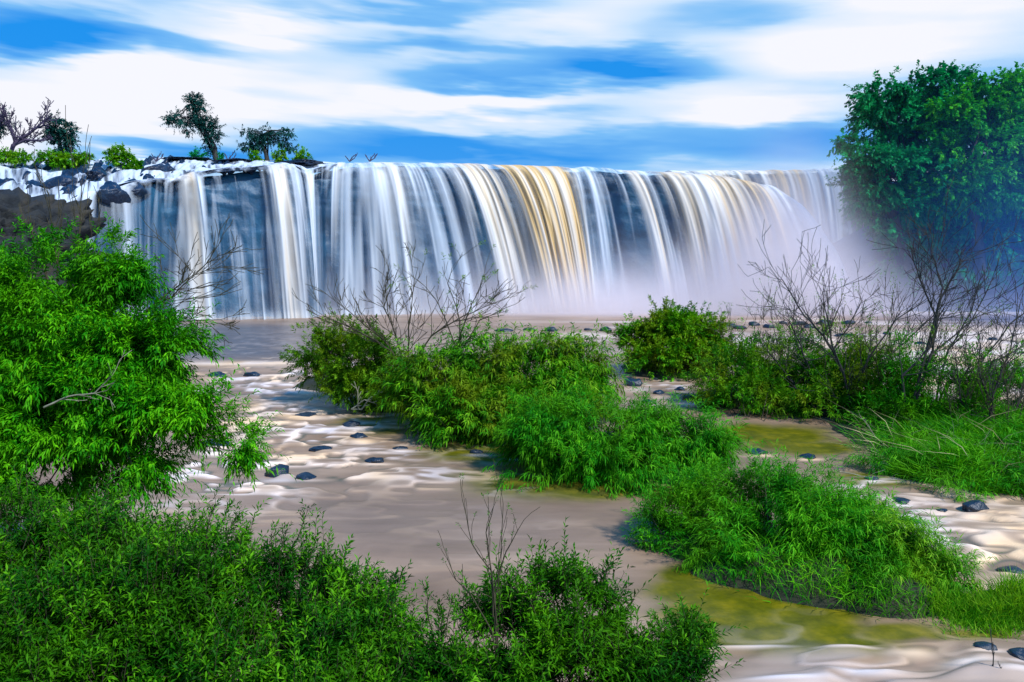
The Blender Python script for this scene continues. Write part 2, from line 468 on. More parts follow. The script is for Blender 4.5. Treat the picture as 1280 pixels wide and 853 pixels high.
def water_attrs(xx, v, S, strand, dens, och, seed):
    lipn = fbm(xx / 7.0, S * 9, None, 4, seed + 5)
    a = dens * 1.2 - .24 + (strand - .5) * 2.7
    a = a - .18 * sstep(430, 400, xx)
    a = a - .16 * sstep(.05, .4, v) + .10
    lip = np.exp(-((v) / .05) ** 2)
    a = a * (1 - .5 * lip) + lip * (dens * .5 + (lipn - .45) * 2.2) * .9
    leftrag = sstep(430, 380, xx)
    v0 = .75 * vnoise(xx / 9.0, xx * 0 + 5, None, seed + 9) * leftrag
    extra = leftrag * sstep(v0, v0 + .12, v) * np.maximum(0, fbm(xx / 6, v * 1.5 + 2, None, 3, seed + 11) - .42) * 1.6 * (1 - .55 * v)
    a = np.clip(a, 0, .97) + extra * .8
    a = np.clip(a + sstep(.93, 1.0, v) * .35, 0, .97)
    o = .85 * np.clip(1.3 * och * (.55 + .9 * (vnoise(xx / 3.0, v, None, seed + 20))), 0, 1) * (1 - .35 * sstep(.6, 1, v))
    o = o * (1 - .5 * sstep(.55, .8, strand)) * sstep(-.1, .05, S)
    return a, o

xs = np.arange(-120, 1010, 1.0)
X, Y, Z, xx, v, S, st, dn, oc = fall_sheet('w', xs, GX, DN, 70, 0, .95, 3, None)
a, o = water_attrs(xx, v, S, st, dn, oc, 3)
w1 = grid('waterfall', X, Y, Z, M['fall'], {'dens': a, 'ochre': o})
tag(w1, 'long white and ochre curtain of falling water across the middle of the cliff', 'waterfall', kind='structure')
# a thinner second veil just behind
X, Y, Z, xx, v, S, st, dn, oc = fall_sheet('w', xs + .5, GX, DN, 50, .55, .5, 41, None)
a, o = water_attrs(xx, v, S, st, dn * .78, oc * .6, 41)
w2 = grid('waterfall_veil', X, Y, Z - .03, M['fall'], {'dens': a * .3, 'ochre': o})
tag(w2, 'thin inner veil of water close against the dark cliff', 'waterfall', kind='structure')
# wet cliff behind it
xc = np.arange(-140, 1030, 3.0)
X, Y, Z, xx, v, S, st, dn, oc = fall_sheet('c', xc, GX, DN, 60, 1.5, 0, 77, None, lips_up=2, zb=-1.0)
rough = fbm(X * .9, Z * .55, Y * .3, 5, 8) - .5
ledge = np.abs(fbm(X * .25, Z * 1.2, None, 3, 31) - .5)
Y2 = Y - .45 * rough - ledge * .6 + .8 * np.sin(np.clip(v, 0, 1) * math.pi)
Z2 = Z - .25 - np.where(S < 0, 0.1, 0) + np.clip(rough, -.1, .3) * .2
cl = grid('cliff', X, Y2, Z2, M['cliff_rock'])
tag(cl, 'dark blue wet rock face behind the falling water', 'cliff', kind='structure')

# far section beyond the bulge, to the large tree
G2 = np.array([[835, 213.5, 84, 880, 83], [900, 213.5, 84, 945, 82.5], [960, 213, 84, 990, 82.3], [1000, 212.5, 83, 1025, 81.5], [1030, 211, 82, 1052, 80.5],
               [1060, 210.5, 81, 1092, 79.5], [1080, 214, 80, 1118, 79], [1110, 222, 79, 1135, 78]], float)
D2 = np.array([[835, .8, .1], [870, .8, .15], [900, .7, .4], [925, .8, .35], [950, .6, .3], [968, .75, .9], [982, .7, .3], [992, .8, .8], [1003, .6, .1], [1014, .25, 0], [1022, .75, 0], [1030, .35, 0], [1041, .7, 0],
               [1050, .25, 0], [1060, .6, .2], [1072, .5, .3], [1085, .2, 0], [1110, 0, 0]], float)
x2 = np.arange(835, 1110, 1.0)
X, Y, Z, xx, v, S, st, dn, oc = fall_sheet('w', x2, G2, D2, 50, 0, .5, 19, None, lips_up=6)
a, o = water_attrs(xx, v, S, st, dn, oc, 19)
w3 = grid('far_waterfall', X, Y, Z, M['fall'], {'dens': a, 'ochre': o})
tag(w3, 'far thin curtain of water between the bulging fall and the tall green trees', 'waterfall', kind='structure')
X, Y, Z, xx, v, S, st, dn, oc = fall_sheet('c', np.arange(780, 1900, 4.0), np.vstack([G2, [[1180, 222, 78, 1180, 76], [1900, 222, 76, 1900, 74]]]), D2, 50, 1.3, 0, 78, None, lips_up=3, zb=-1.0)
rough = fbm(X * .5, Z * .5, None, 5, 12) - .5
cl2 = grid('far_cliff', X, Y - 2.4 * rough, Z - .3 + rough * .3, M['cliff_rock'])
tag(cl2, 'dark blue rock face under the tall green trees', 'cliff', kind='structure')

# ------------------------------------------------------------------ left rocky ledge and its cascades
lx = np.arange(-140, 432, 1.3)
U, W = np.meshgrid(lx, np.linspace(0, 1, 90))
ly = np.interp(U, GX[:, 0], GX[:, 1]); lY = np.interp(U, GX[:, 0], GX[:, 2])
by = np.interp(U, [-140, 0, 60, 130, 200, 300, 400, 432], [201, 200, 201, 199, 198, 199.5, 202, 203.5])
bY = lY + np.interp(U, [-140, 60, 200, 330, 432], [20, 17, 12, 7, 4])
def atv(px, py, Y):
    r = (px - CXP) / FPX; u = (CYP - py) / FPX
    f = CP + u * SP; k = Y / f
    return r * k, Y, CAMZ + (-SP + u * CP) * k
x0, y0, z0 = atv(U, ly, lY); x1, y1, z1 = atv(U, by, bY)
stepf = np.clip(W + .07 * np.sin(W * 6.283 * 3 + U * .05) + .10 * (fbm(U / 28., W * 3, None, 3, 6) - .5) * np.sin(W * math.pi), 0, 1)
LX, LY = x0 + (x1 - x0) * W, y0 + (y1 - y0) * W + .3
LZ = z0 + (z1 - z0) * stepf
bump = fbm(LX * 1.3, LY * .6, None, 4, 61, .5) - .5
amp = np.interp(U, [-140, 60, 200, 330, 432], [1.6, 1.5, 1.3, .8, .5]) * sstep(0, .12, W) * (1 - .5 * sstep(.85, 1, W))
rk = grid('rock_ledge', LX, LY, LZ - .30 + bump * amp * 1.6, M['wet_rock'])
tag(rk, 'stepped dark blue rocks at the left top of the falls', 'rocks', kind='structure')
wb = fbm(LX * 1.4, LY * .35, None, 3, 99) - .5
wa = np.clip(.78 + (fbm(U / 5.0, W * 7, None, 4, 15) - .5) * 2.6, .1, .97)
wl = grid('cascade_water', LX, LY - .04, LZ - .02 + wb * amp * .45, M['fall'], {'dens': wa, 'ochre': wa * 0})
tag(wl, 'white water threading between the rocks at the left top of the falls', 'water', kind='structure')

# ------------------------------------------------------------------ ground: one sheet out to the horizon
def lip_world_Y(Xw):
    P = np.array([at(a, b, c) for a, b, c in zip(GX[:, 0], GX[:, 1], GX[:, 2])])
    return np.interp(Xw, P[:, 0], P[:, 1])

ISL = []     # islands: x, y, rx, ry, height
def island(px, py, rx, ry, h, zc=0.0):
    p = on_plane(px, py, zc); ISL.append((p[0], p[1], rx, ry, h))
for q in [(430, 478, 2.2, 3.2, .35), (500, 505, 2.2, 2.0, .3), (600, 515, 2.6, 2.6, .4), (690, 520, 2.4, 2.4, .4), (765, 565, 2.8, 1.9, .4), (850, 575, 1.4, 1.4, .3), (835, 462, 2.6, 3.2, .35),
          (960, 500, 3.0, 2.8, .35), (1060, 510, 3.0, 2.6, .35), (1170, 540, 3.2, 3.2, .5), (1290, 560, 5.0, 4.2, .6), (1400, 560, 6, 5, .8), (1230, 600, 2.2, 1.4, .3),
          (950, 715, 1.6, 1.0, .3), (1040, 735, 1.7, 1.0, .35), (1120, 750, 1.5, .9, .3), (1260, 770, .9, .5, .2), (870, 690, .8, .7, .2)]:
    island(*q)
def ground_z(Xw, Yw):
    z = np.full_like(Xw, -.9)
    s = (Xw - 1.6) * .5 + (Yw - 9.0) * .866
    z = np.maximum(z, -.9 + 3.4 * sstep(1.4, -7.5, s))
    left = -(Xw + 8 + (Yw - 14) * .42)                       # left bank runs back to the cliff
    z = np.maximum(z, -.9 + 3.6 * sstep(-.5, 9, left) + 4 * sstep(8, 20, left))
    right = Xw - (30 + (Yw - 20) * .5)
    z = np.maximum(z, -.9 + 5 * sstep(0, 20, right))
    for (a, b, rx, ry, h) in ISL:
        e = ((Xw - a) / rx) ** 2 + ((Yw - b) / ry) ** 2
        z = np.maximum(z, -.9 + (.9 + h) * np.exp(-e * .55 * 1.1) * 1.12)
    z = z + .25 * (fbm(Xw * .8, Yw * .8, None, 4, 4) - .5)
    return z
gx = np.concatenate([np.linspace(-900, -70, 24)[:-1], np.linspace(-70, -14, 90)[:-1], np.linspace(-14, 24, 240)[:-1], np.linspace(24, 90, 60)[:-1], np.linspace(90, 900, 24)])
gy = np.concatenate([np.linspace(-60, 3, 24)[:-1], np.linspace(3, 34, 230)[:-1], np.linspace(34, 100, 130)[:-1], np.linspace(100, 1500, 24)])
GXX, GYY = np.meshgrid(gx, gy)
GZ = ground_z(GXX, GYY)
plat = sstep(0, 3.0, GYY - (np.maximum(np.interp(GXX, [-60, -30, 10, 22, 32, 90], [66, 67, 73, 73, 84, 84]) + 3.5, 0)))
GZ = GZ * (1 - plat) + plat * (11.6 + .4 * fbm(GXX * .1, GYY * .1, None, 3, 2))
g = grid('ground', GXX, GYY, GZ, M['soil'])
tag(g, kind='structure')

R_ = [(272, 471, 24, 6, 'small dark boulder in the white rapids beside the tip of the leafy left tree'),
      (316, 470, 22, 4, 'low flat dark rock just upstream of the first rapids near mid river'),
      (347, 592, 38, 10, 'pointed dark blue rock alone in the rapids below the overhanging tree tip'),
      (438, 533, 26, 6, 'dark rock at the upper edge of the rapids by the brushy island'),
      (450, 548, 22, 7, 'rounded dark stone in foam just downstream of the brushy island rock'),
      (404, 562, 28, 5, 'half sunk greenish rock in the middle of the rapids'),
      (468, 577, 26, 5, 'half sunk rock at the downstream end of the rapids'),
      (596, 566, 20, 5, 'small dark stone in olive shallows under the long island bush'),
      (1266, 716, 36, 9, 'smooth deep blue boulder in white water at the river bend'),
      (1126, 628, 26, 6, 'small blue stone in the side channel beside the sloping grass bank'),
      (1216, 638, 34, 12, 'twin lobed boulder tucked under the edge of the grass bank'),
      (1138, 655, 30, 7, 'low dark rock in the side channel above the pink rapids'),
      (1232, 812, 34, 8, 'deep blue stone near the reed stems in the lowest rapids'),
      (1277, 822, 40, 10, 'dark teal boulder cut by the picture edge beside curling white foam'),
      (792, 482, 26, 9, 'black wet rock in the gap between the two island thickets'),
      (824, 494, 18, 6, 'small black stone downstream in the gap between the island thickets'),
      (866, 500, 30, 7, 'flat black rock at the mouth of the gap by the rear thicket'),
      (945, 566, 26, 5, 'low rock in the little spillway behind the front island bush'),
      (905, 562, 18, 4, 'tiny rock at the left end of the little spillway'),
      (268, 556, 40, 7, 'dark teal rock showing under the tip of the leafy tree'), (500, 562, 20, 4, 'tiny dark stone between the rapids and the long island'), (383, 597, 26, 5, 'low dark stone just right of the pointed blue rock'),
      (384, 520, 30, 4, 'thin dark stone awash in the upper rapids'), (1236, 745, 18, 5, 'small stone in the pale water above the sedge'), (1165, 668, 22, 5, 'small dark stone at the top of the pink rapids'),
      (1175, 640, 18, 4, 'tiny dark stone under the leaning bank grass'), (1010, 572, 22, 4, 'low wet stone at the right end of the little spillway'), (850, 488, 14, 4, 'tiny black stone midway along the gap between the thickets'),
      (808, 503, 16, 4, 'flat little stone at the lower left of the gap'), (1090, 600, 20, 4, 'small stone where the side channel leaves the green pool'), (640, 572, 16, 4, 'small stone under the emerald bush in the olive shallows')]
# ------------------------------------------------------------------ river surface
ry = 7.5 / (1 - np.linspace(0, 1, 640) * (1 - 7.5 / 80.0))
rxn = np.linspace(-1, 1, 900)
RY, RN = np.meshgrid(ry, rxn, indexing='ij')
RX = RN * (RY * .95 + 6) + .12 * RY
PX, PY = project(RX, RY, np.zeros_like(RX))
def blob(px, py, sx, sy): return np.exp(-((PX - px) / sx) ** 2 - ((PY - py) / sy) ** 2)
rapid = np.clip(1.0 * blob(330, 545, 170, 75) + .45 * blob(440, 600, 190, 22) + .7 * blob(390, 470, 110, 16) + 1.0 * blob(1240, 690, 120, 70) + .35 * blob(1100, 835, 230, 45)
                + .08 * blob(620, 690, 200, 60) + .5 * blob(1000, 430, 400, 14) + .7 * blob(830, 490, 50, 16) + .5 * blob(250, 600, 120, 40) + .6 * blob(1100, 625, 60, 30) + .8 * blob(1150, 470, 120, 35), 0, 1)
wx = RX + .22 * (fbm(RX * .5, RY * .5, None, 2, 70) - .5) * 3
wy = RY + .35 * (fbm(RX * .35, RY * .5, None, 2, 71) - .5) * 2
def ridged(k, sx, sy, seed):
    n = vnoise(wx * sx, wy * sy, None, seed)
    return (1 - np.abs(2 * n - 1)) ** k
near = np.clip(12 / RY, .35, 1.1)
low = fbm(wx * .35, wy * .7, None, 3, 7)
stq = vnoise(wx * .6, wy * 6.0, None, 88)
ns = .6 * vnoise(wx * .85, wy * 1.9, None, 5) + .4 * vnoise(wx * 1.9, wy * 4.2, None, 6)
brk = sstep(.32, .6, fbm(wx * .5 + 4, wy * .8, None, 2, 9))
bump = lambda v, c_, w_: np.exp(-((v - c_) / w_) ** 2)
crest = bump(ns, .56, .055) * (.25 + .75 * brk)
soft = bump(ns, .63, .11) * (.25 + .5 * stq)
big = np.clip(blob(1120, 858, 240, 45) + blob(1240, 700, 100, 60) * .5, 0, 1)
hump = vnoise(wx * .8 + .5 * wy, wy * 1.5 - .3 * wx, None, 14) * .75 + .25 * vnoise(wx * 1.6, wy * 3.0, None, 15)
RZ = rapid * (.09 * sstep(.42, .62, ns) + .08 * (low - .5)) + .03 * (low - .5) + big * .14 * (sstep(.3, .7, hump) - .5)
foam = rapid * np.clip(crest * 1.0 + soft * (.3 + .9 * brk), 0, 1)
foam = np.maximum(foam, big * (.62 * sstep(.40, .85, hump) * (.35 + .65 * vnoise(wx * .5, wy * 3.5, None, 18))))
for (q0, q1, q2, q3, qh) in [(985, 862, 75, 11, .12), (1090, 848, 60, 12, .14), (1140, 822, 34, 12, .08), (1215, 838, 40, 16, .16), (1270, 852, 40, 12, .14), (930, 812, 60, 5, .05), (1060, 815, 40, 6, .05), (1235, 765, 40, 6, .06), (1215, 690, 60, 6, .08), (1250, 672, 50, 5, .08)]:
    e_ = blob(q0, q1, q2, q3)
    RZ = RZ + qh * e_
    foam = np.maximum(foam, .95 * blob(q0, q1 - q3 * .25, q2 * .9, q3 * .55) * (.6 + .5 * stq))
for (q0, q1, q2, q3, _l) in R_:
    foam = np.maximum(foam, .8 * blob(q0 + q2 * .1, q1 + q3 * .75, q2 * .8, q3 * .38) * (.5 + .6 * brk))
basefall = np.exp(-((PY - 386) / 5.5) ** 2) * sstep(180, 260, PX) * .8 + np.exp(-((PY - 384) / 9) ** 2) * sstep(560, 780, PX)
foam = np.clip(np.maximum(foam, basefall), 0, 1)
farlines = sstep(445, 425, PY) * sstep(392, 402, PY) * np.clip((vnoise(RX * .22, RY * 1.3, None, 33) - .5) * 2, 0, 1) * sstep(560, 800, PX)
foam = np.maximum(foam, farlines * .8)
foam = np.maximum(foam, blob(330, 455, 150, 3) * .9)
foam = np.maximum(foam, sstep(1060, 1150, PX) * sstep(400, 420, PY) * sstep(520, 480, PY) * .75 * np.clip(low * 1.8 - .2, 0, 1))
shallow = np.zeros_like(RX)
for q in [(700, 600, 120, 24), (745, 612, 90, 14), (480, 530, 60, 14), (600, 565, 80, 16), (850, 618, 60, 12), (980, 548, 70, 16), (1020, 560, 60, 10), (915, 765, 100, 42), (1020, 795, 110, 30), (930, 800, 70, 12), (860, 720, 40, 16),
          (430, 497, 40, 8), (930, 542, 50, 14), (1110, 790, 90, 12), (1200, 795, 60, 8), (1090, 600, 60, 10), (860, 740, 60, 20), (1000, 770, 110, 24)]:
    shallow = np.maximum(shallow, 1.05 * blob(*q))
shallow = sstep(.12, .75, shallow + .35 * (fbm(RX * .7, RY * 1.0, None, 4, 21) - .5)) * (1 - .9 * foam)
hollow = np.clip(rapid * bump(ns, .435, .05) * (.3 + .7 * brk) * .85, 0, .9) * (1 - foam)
slate_reflection = (sstep(398, 412, PY) * sstep(462, 440, PY) * sstep(470, 300, PX) * .8 + .22 * blob(560, 650, 300, 50))  # dark reflection of the falls painted on the left pool, plus faint midstream tint
peach = np.clip((fbm(RX * .5, RY * .5, None, 3, 29) - .25) * 2.2, 0, 1) * sstep(395, 450, PY)
rv = grid('river_water', RX, RY, RZ, M['river'], {'foam': foam, 'shallow': shallow, 'hollow': hollow, 'slate_reflection': slate_reflection, 'peach': peach})
tag(rv, kind='structure')

# ------------------------------------------------------------------ rocks
def boulder(px, py, w, h, label, z=0.0, Y=None, mat='river_rock', name='river_boulder', sub=4, group=None, dep=None, rough=.75, nf=1.1, box=1.0):
    c = on_plane(px, py, z) if Y is None else at(px, py, Y)
    k = c[1] / FPX
    import bmesh
    bm = bmesh.new(); bmesh.ops.create_icosphere(bm, subdivisions=sub, radius=1.0)
    V = np.array([q.co[:] for q in bm.verts]); F = np.array([[q.index for q in f.verts] for f in bm.faces]); bm.free()
    sd = int(abs(px * 7 + py * 3)) % 991
    if box != 1: V = np.sign(V) * np.abs(V) ** box
    n = fbm(V[:, 0] * nf + sd, V[:, 1] * nf, V[:, 2] * nf, 6, sd, .58)
    V = V * (1 + rough * 1.6 * (n - .5))[:, None]
    # chipped flat facets
    for _ in range(7 if box == 1 else 0):
        d = norm(rng.normal(0, 1, 3)); lim = rng.uniform(.62, .9)
        ex = np.maximum(V @ d - lim, 0); V = V - ex[:, None] * d * .85
    R = np.array([w * k / 2, (dep or w * k * .4), h * k])
    V = V * R
    V[:, 2] += h * k * .1
    o = build(name, V, F, M[mat], None)
    o.location = c
    o.rotation_euler = (0, 0, rng.uniform(-.3, .3))
    tag(o, label, 'rock', group)
    return o
for px, py, w, h, lab in R_:
    boulder(px, py, w, h, lab)
gname = 'dark stones in a broken line across the far pool'
far = [(630, 414, 22, 4), (662, 413, 16, 3), (690, 414, 22, 4.5), (735, 413, 12, 2.5), (757, 414, 15, 5), (905, 408, 30, 5), (925, 411, 20, 4), (942, 407, 14, 5), (962, 410, 18, 5), (978, 405, 12, 4), (1000, 406, 20, 5), (1013, 410, 14, 5),
       (1030, 405, 22, 5), (1060, 405, 20, 4.5), (1056, 421, 26, 4.5), (1108, 418, 12, 3), (1150, 430, 16, 3), (1240, 425, 16, 3), (890, 404, 10, 2.5), (1085, 404, 10, 2.5)]
for px, py, w, h in far:
    boulder(px, py, w, h, 'small flat dark stone in the line across the far pool below the falls', name='pool_stone', sub=3, group=gname)
# the dark outcrop on the left bank
boulder(-4, 340, 135, 78, 'large dark outcrop with an ochre top behind the leafy left tree', Y=46, mat='bank_rock', name='rock_outcrop', sub=6, dep=5.5, rough=.8, nf=3.2, box=.6)
boulder(-110, 370, 200, 110, 'broad dark bank rock at the picture edge behind the outcrop', Y=44, mat='bank_rock', name='bank_outcrop', sub=6, dep=6, rough=.8, nf=3.0, box=.6)
# rocks on the ledge
for px, py, w, h, Y, lab in [(126, 225, 30, 13, 62, 'round wet rock on the upper left cascade below the bright clifftop bush'), (168, 240, 38, 14, 59.5, 'wet rock splitting the left cascade in two'),
                          (140, 250, 44, 16, 57, 'dark rounded rock between two white chutes above the left tree'), (80, 232, 40, 12, 60, 'low ledge rock in the left cascade beside the ochre outcrop'), (200, 216, 26, 9, 64, 'small wet rock above the first ochre streak of the falls')]:
    boulder(px, py, w, h, lab, Y=Y, mat='wet_rock', name='cascade_rock', sub=5, dep=1.6)
boulder(1125, 325, 150, 52, 'mist veiled boulder at the foot of the cliff beside the falls', Y=73, mat='cliff_rock', name='cliff_boulder', sub=5, dep=4)
boulder(1230, 335, 210, 60, 'massive blue rock mass under the tall green trees', Y=73, mat='cliff_rock', name='cliff_rock_mass', sub=5, dep=4)
boulder(1400, 330, 300, 70, 'blue rock shoulder beyond the tall green trees', Y=72, mat='cliff_rock', name='cliff_shoulder', sub=5, dep=5)
# low rocks along the lip line
for px, py, w, h, Y, lab in [(378, 204, 56, 3.5, 68, 'long low dark rock on the lip beside the flat topped tree'), (232, 200, 60, 2.5, 72, 'long flat rock on the skyline beside the leaning tree'), (300, 202, 60, 3, 70, 'flat skyline rock between the two clifftop trees')]:
    boulder(px, py, w, h, lab, Y=Y, mat='wet_rock', name='lip_rock', sub=5, dep=1.6, rough=1.1, nf=3.5)

# ------------------------------------------------------------------ vegetation
# left bank tree
tb0 = on_plane(105, 690, .3)
shrub('leafy_tree', 'big bright green leafy tree hanging over the river from the left bank', 'tree', tb0,
      [(55, 350, 95, 55, 12.5), (134, 318, 36, 34, 12.2), (152, 352, 30, 28, 12), (60, 420, 110, 70, 12), (170, 440, 78, 40, 11.8), (120, 500, 105, 65, 11.6), (50, 560, 95, 65, 11.4), (212, 500, 50, 38, 11.4),
       (268, 530, 52, 36, 11.2), (225, 555, 55, 24, 11.2), (20, 480, 60, 100, 12.2), (-70, 430, 90, 140, 12.5), (300, 560, 24, 20, 11.2), (150, 575, 70, 30, 11.3), (-20, 610, 70, 40, 11), (205, 432, 45, 26, 11.8), (222, 468, 38, 24, 11.6), (178, 345, 14, 10, 12)],
      M['leaf_tree'], dens=52, L=.30, nleaf=13, ll=.125, lw=.0125, upw=.45, stems=70, bark='bark_dark', gap=.46, gs=1.7, shell=.3, stem_r=.045, part='crown',
      trunk=[tb0, tb0 + [.05, 0, .8], tb0 + [-.1, .1, 1.7], tb0 + [.1, 0, 2.6], tb0 + [.0, .1, 3.6]], droop=.35, group=None)
b = at(150, 560, 11)
bare('bare_shrub', 'leafless brown branches reaching out from the left tree towards the falls', 'shrub', at(100, 470, 12.6),
     [[at(100, 470, 12.6), at(170, 400, 12.7), at(215, 370, 12.8), at(258, 330, 12.9)], [at(170, 420, 12.6), at(215, 402, 12.7), at(275, 400, 12.8)], [at(150, 420, 12.6), at(205, 370, 12.8), at(240, 345, 12.8)]],
     'bark_brown', r=.018, depth=3, spread=.4, up=.02, kids=(2, 3), thin=.0045)
bare('bare_sapling', 'thin bare stems standing up in front of the left cascade', 'shrub', at(75, 420, 13),
     [[at(75, 420, 13), at(72, 330, 13), at(66, 290, 13), at(57, 245, 13)], [at(75, 420, 13), at(98, 320, 13), at(100, 262, 13), at(103, 222, 13)], [at(75, 400, 13), at(50, 320, 13), at(35, 275, 13)],
      [at(90, 420, 13), at(110, 330, 13), at(125, 278, 13)]], 'bark_brown', r=.016, depth=2, spread=.22, up=.6, kids=(1, 3), thin=.0045)
bare('fallen_branch', 'pale grey dead branch lying across the leafy left tree', 'branch', at(55, 510, 10.4),
     [[at(55, 510, 10.4), at(85, 495, 10.4), at(118, 492, 10.4), at(140, 470, 10.4)]], 'bark_pale', r=.016, depth=2, spread=.4, up=.0, kids=(1, 2), thin=.004)

# foreground willow shrubs, each a plant of its own
front = [
 ('dense willowy shrub filling the lower left corner below the leafy tree', (60, 900), [(40, 690, 120, 70, 8.2), (-40, 760, 110, 110, 7.4), (110, 720, 80, 60, 7.8), (60, 800, 140, 90, 7.0), (20, 880, 150, 70, 6.4)]),
 ('tall willowy shrub with upright feathery shoots beside the rapids', (230, 900), [(200, 700, 90, 50, 8.0), (270, 715, 60, 55, 7.8), (190, 780, 120, 80, 7.2), (300, 760, 70, 60, 7.5), (210, 860, 120, 60, 6.6)]),
 ('fine leaved willowy shrub at the river edge left of the bare twigs', (400, 900), [(370, 740, 70, 42, 7.6), (440, 775, 62, 45, 7.4), (400, 820, 110, 60, 7.0), (310, 830, 90, 50, 6.8), (400, 880, 120, 50, 6.5)]),
 ('willowy shrub growing round the bare twigs at the bottom of the view', (600, 920), [(575, 800, 45, 38, 7.4), (640, 790, 55, 55, 7.2), (560, 850, 75, 45, 7.0), (660, 840, 85, 60, 7.0)]),
 ('leafy willowy shrub with rounded tops right of the bare twigs', (740, 920), [(690, 745, 45, 32, 7.5), (735, 760, 42, 42, 7.3), (720, 830, 70, 60, 7.0), (790, 830, 55, 30, 7.1)]),
 ('small willowy sprig at the lower right end of the front shrubs', (850, 920), [(862, 795, 20, 24, 7.5), (850, 840, 36, 30, 7.2), (800, 860, 50, 24, 7.0)]),
]
for lab, (bx_, by_), lobes in front:
    p = at(bx_, by_, 6.6); p[2] = max(0.0, float(ground_z(np.array([p[0]]), np.array([p[1]]))[0])) - .05
    shrub('willow_shrub', lab, 'shrub', p, lobes, M['leaf_front'], dens=23, L=.26, nleaf=17, ll=.105, lw=.0098, upw=.8, zmin=-.3, stems=26, bark='bark_brown', gap=.46, gs=1.9,
          shell=.2, stem_r=.011, droop=.10, bend=.12, spread=1.15, twigs=True)
# long single shoots rising above the front shrubs
def shoot_plant(label, base, tips, ll=.07, lw=.0065, mat='leaf_front', leafy=1.0, r=.009):
    root = empty('leafy_shoot', base, label, 'plant', 'single leafy shoots above the front shrubs')
    tb = Tubes(); parts = []
    for tp in tips:
        pts = curve_pts(np.array(base), np.array(tp), .04, 7, .012)
        tb.line(pts, r, r * .3)
        for k in range(3, 7):
            n = int(4 * leafy)
            if n:
                P = pts[k] + (pts[k + 1] - pts[k]) * rng.uniform(0, 1, (n, 1))
                D = norm((pts[k + 1] - pts[k]) / np.linalg.norm(pts[k + 1] - pts[k]) + rng.normal(0, .5, (n, 3)))
                parts.append(leaves_from_shoots(P, D, .12, 9, ll, lw, .8, .1, .05))
    V, F, T = merge(parts)
    build('foliage', V - np.array(base), F, M[mat], root, {'tint': T}, smooth=False)
    tb.build('stem', M['bark_brown'], root, 4)
def gp(px, py, Y):
    return at(px, py, Y)
shoot_plant('tuft of feathery shoots poking up beside the rapids above the tall shrub', gp(250, 740, 7.8), [gp(268, 616, 7.8), gp(285, 630, 7.8), gp(300, 640, 7.8), gp(243, 640, 7.8), gp(232, 655, 7.7)])
shoot_plant('slanting feathery shoots pointing right above the front shrub', gp(335, 760, 7.6), [gp(385, 637, 7.6), gp(360, 660, 7.6), gp(380, 690, 7.6), (gp(340, 665, 7.6))])
shoot_plant('short leafy shoots above the shrub at the river edge', gp(420, 790, 7.5), [gp(465, 706, 7.5), gp(440, 715, 7.5), gp(415, 705, 7.5), gp(490, 740, 7.4)])
shoot_plant('leafy shoots rising from the round topped shrub', gp(715, 800, 7.4), [gp(672, 700, 7.4), gp(700, 702, 7.4), gp(760, 708, 7.4), gp(770, 735, 7.4), gp(742, 712, 7.4)], leafy=1.6)
shoot_plant('leafy shoots at the right tip of the front shrubs', gp(840, 850, 7.3), [gp(872, 770, 7.3), gp(885, 800, 7.3), gp(850, 790, 7.3), gp(820, 775, 7.3)], leafy=1.6)
shoot_plant('slim leafy shoots between the two lower front shrubs', gp(545, 840, 7.2), [gp(532, 735, 7.2), gp(550, 760, 7.2), gp(515, 770, 7.2), gp(565, 745, 7.2)], leafy=1.2)
bare('bare_twigs', 'forked green twigs nearly leafless standing above the front shrubs', 'shrub', at(622, 830, 7),
     [[at(622, 830, 7), at(618, 750, 7), at(626, 690, 7), at(629, 630, 7)], [at(618, 770, 7), at(614, 715, 7), at(590, 680, 7), at(578, 625, 7)], [at(622, 780, 7), at(612, 700, 7), at(608, 665, 7), at(617, 633, 7)],
      [at(618, 740, 7), at(632, 690, 7), at(655, 650, 7)], [at(615, 790, 7), at(590, 745, 7), at(570, 725, 7), at(557, 690, 7)]],
     'bark_brown', r=.008, depth=1, spread=.3, up=.4, kids=(1, 2), leafmat='leaf_front', leafn=7, ll=.035, lw=.005, thin=.0022)

# islands in mid river
def isl(label, base_px, lobes, mat, **kw):
    b_ = on_plane(*base_px, 0.0); b_[2] = -.05
    d = dict(dens=42, L=.42, nleaf=14, ll=.17, lw=.018, upw=.8, stems=40, zmin=.0, gap=.43, gs=1.3, shell=.3, stem_r=.022, group='bushes on the river islands')
    d.update(kw)
    return shrub('island_bush', label, 'bush', b_, lobes, mat, **d)
isl('olive green bush at the left end of the long island below bare branches', (455, 500), [(395, 440, 34, 32, 29), (432, 445, 48, 38, 28.5), (465, 455, 40, 42, 27.5), (445, 480, 45, 26, 27.5), (500, 470, 34, 30, 27)], M['leaf_olive'], L=.4, ll=.17, lw=.022, dens=60)
isl('large rounded bush in the middle of the long island', (590, 548), [(545, 478, 56, 44, 25), (600, 465, 62, 46, 25), (520, 500, 36, 34, 25), (590, 515, 62, 40, 23.5)], M['leaf_island'], L=.6, ll=.27, lw=.02, bend=.4, droop=.45, dens=42)
isl('feathery yellow green crest bush on the long island towards the gap', (695, 545), [(665, 458, 58, 42, 25), (715, 465, 46, 38, 25.5), (700, 505, 64, 42, 24), (655, 520, 50, 38, 23.5), (748, 470, 22, 22, 25)], M['leaf_island'], L=.65, ll=.3, lw=.02, bend=.45, droop=.5, dens=42)
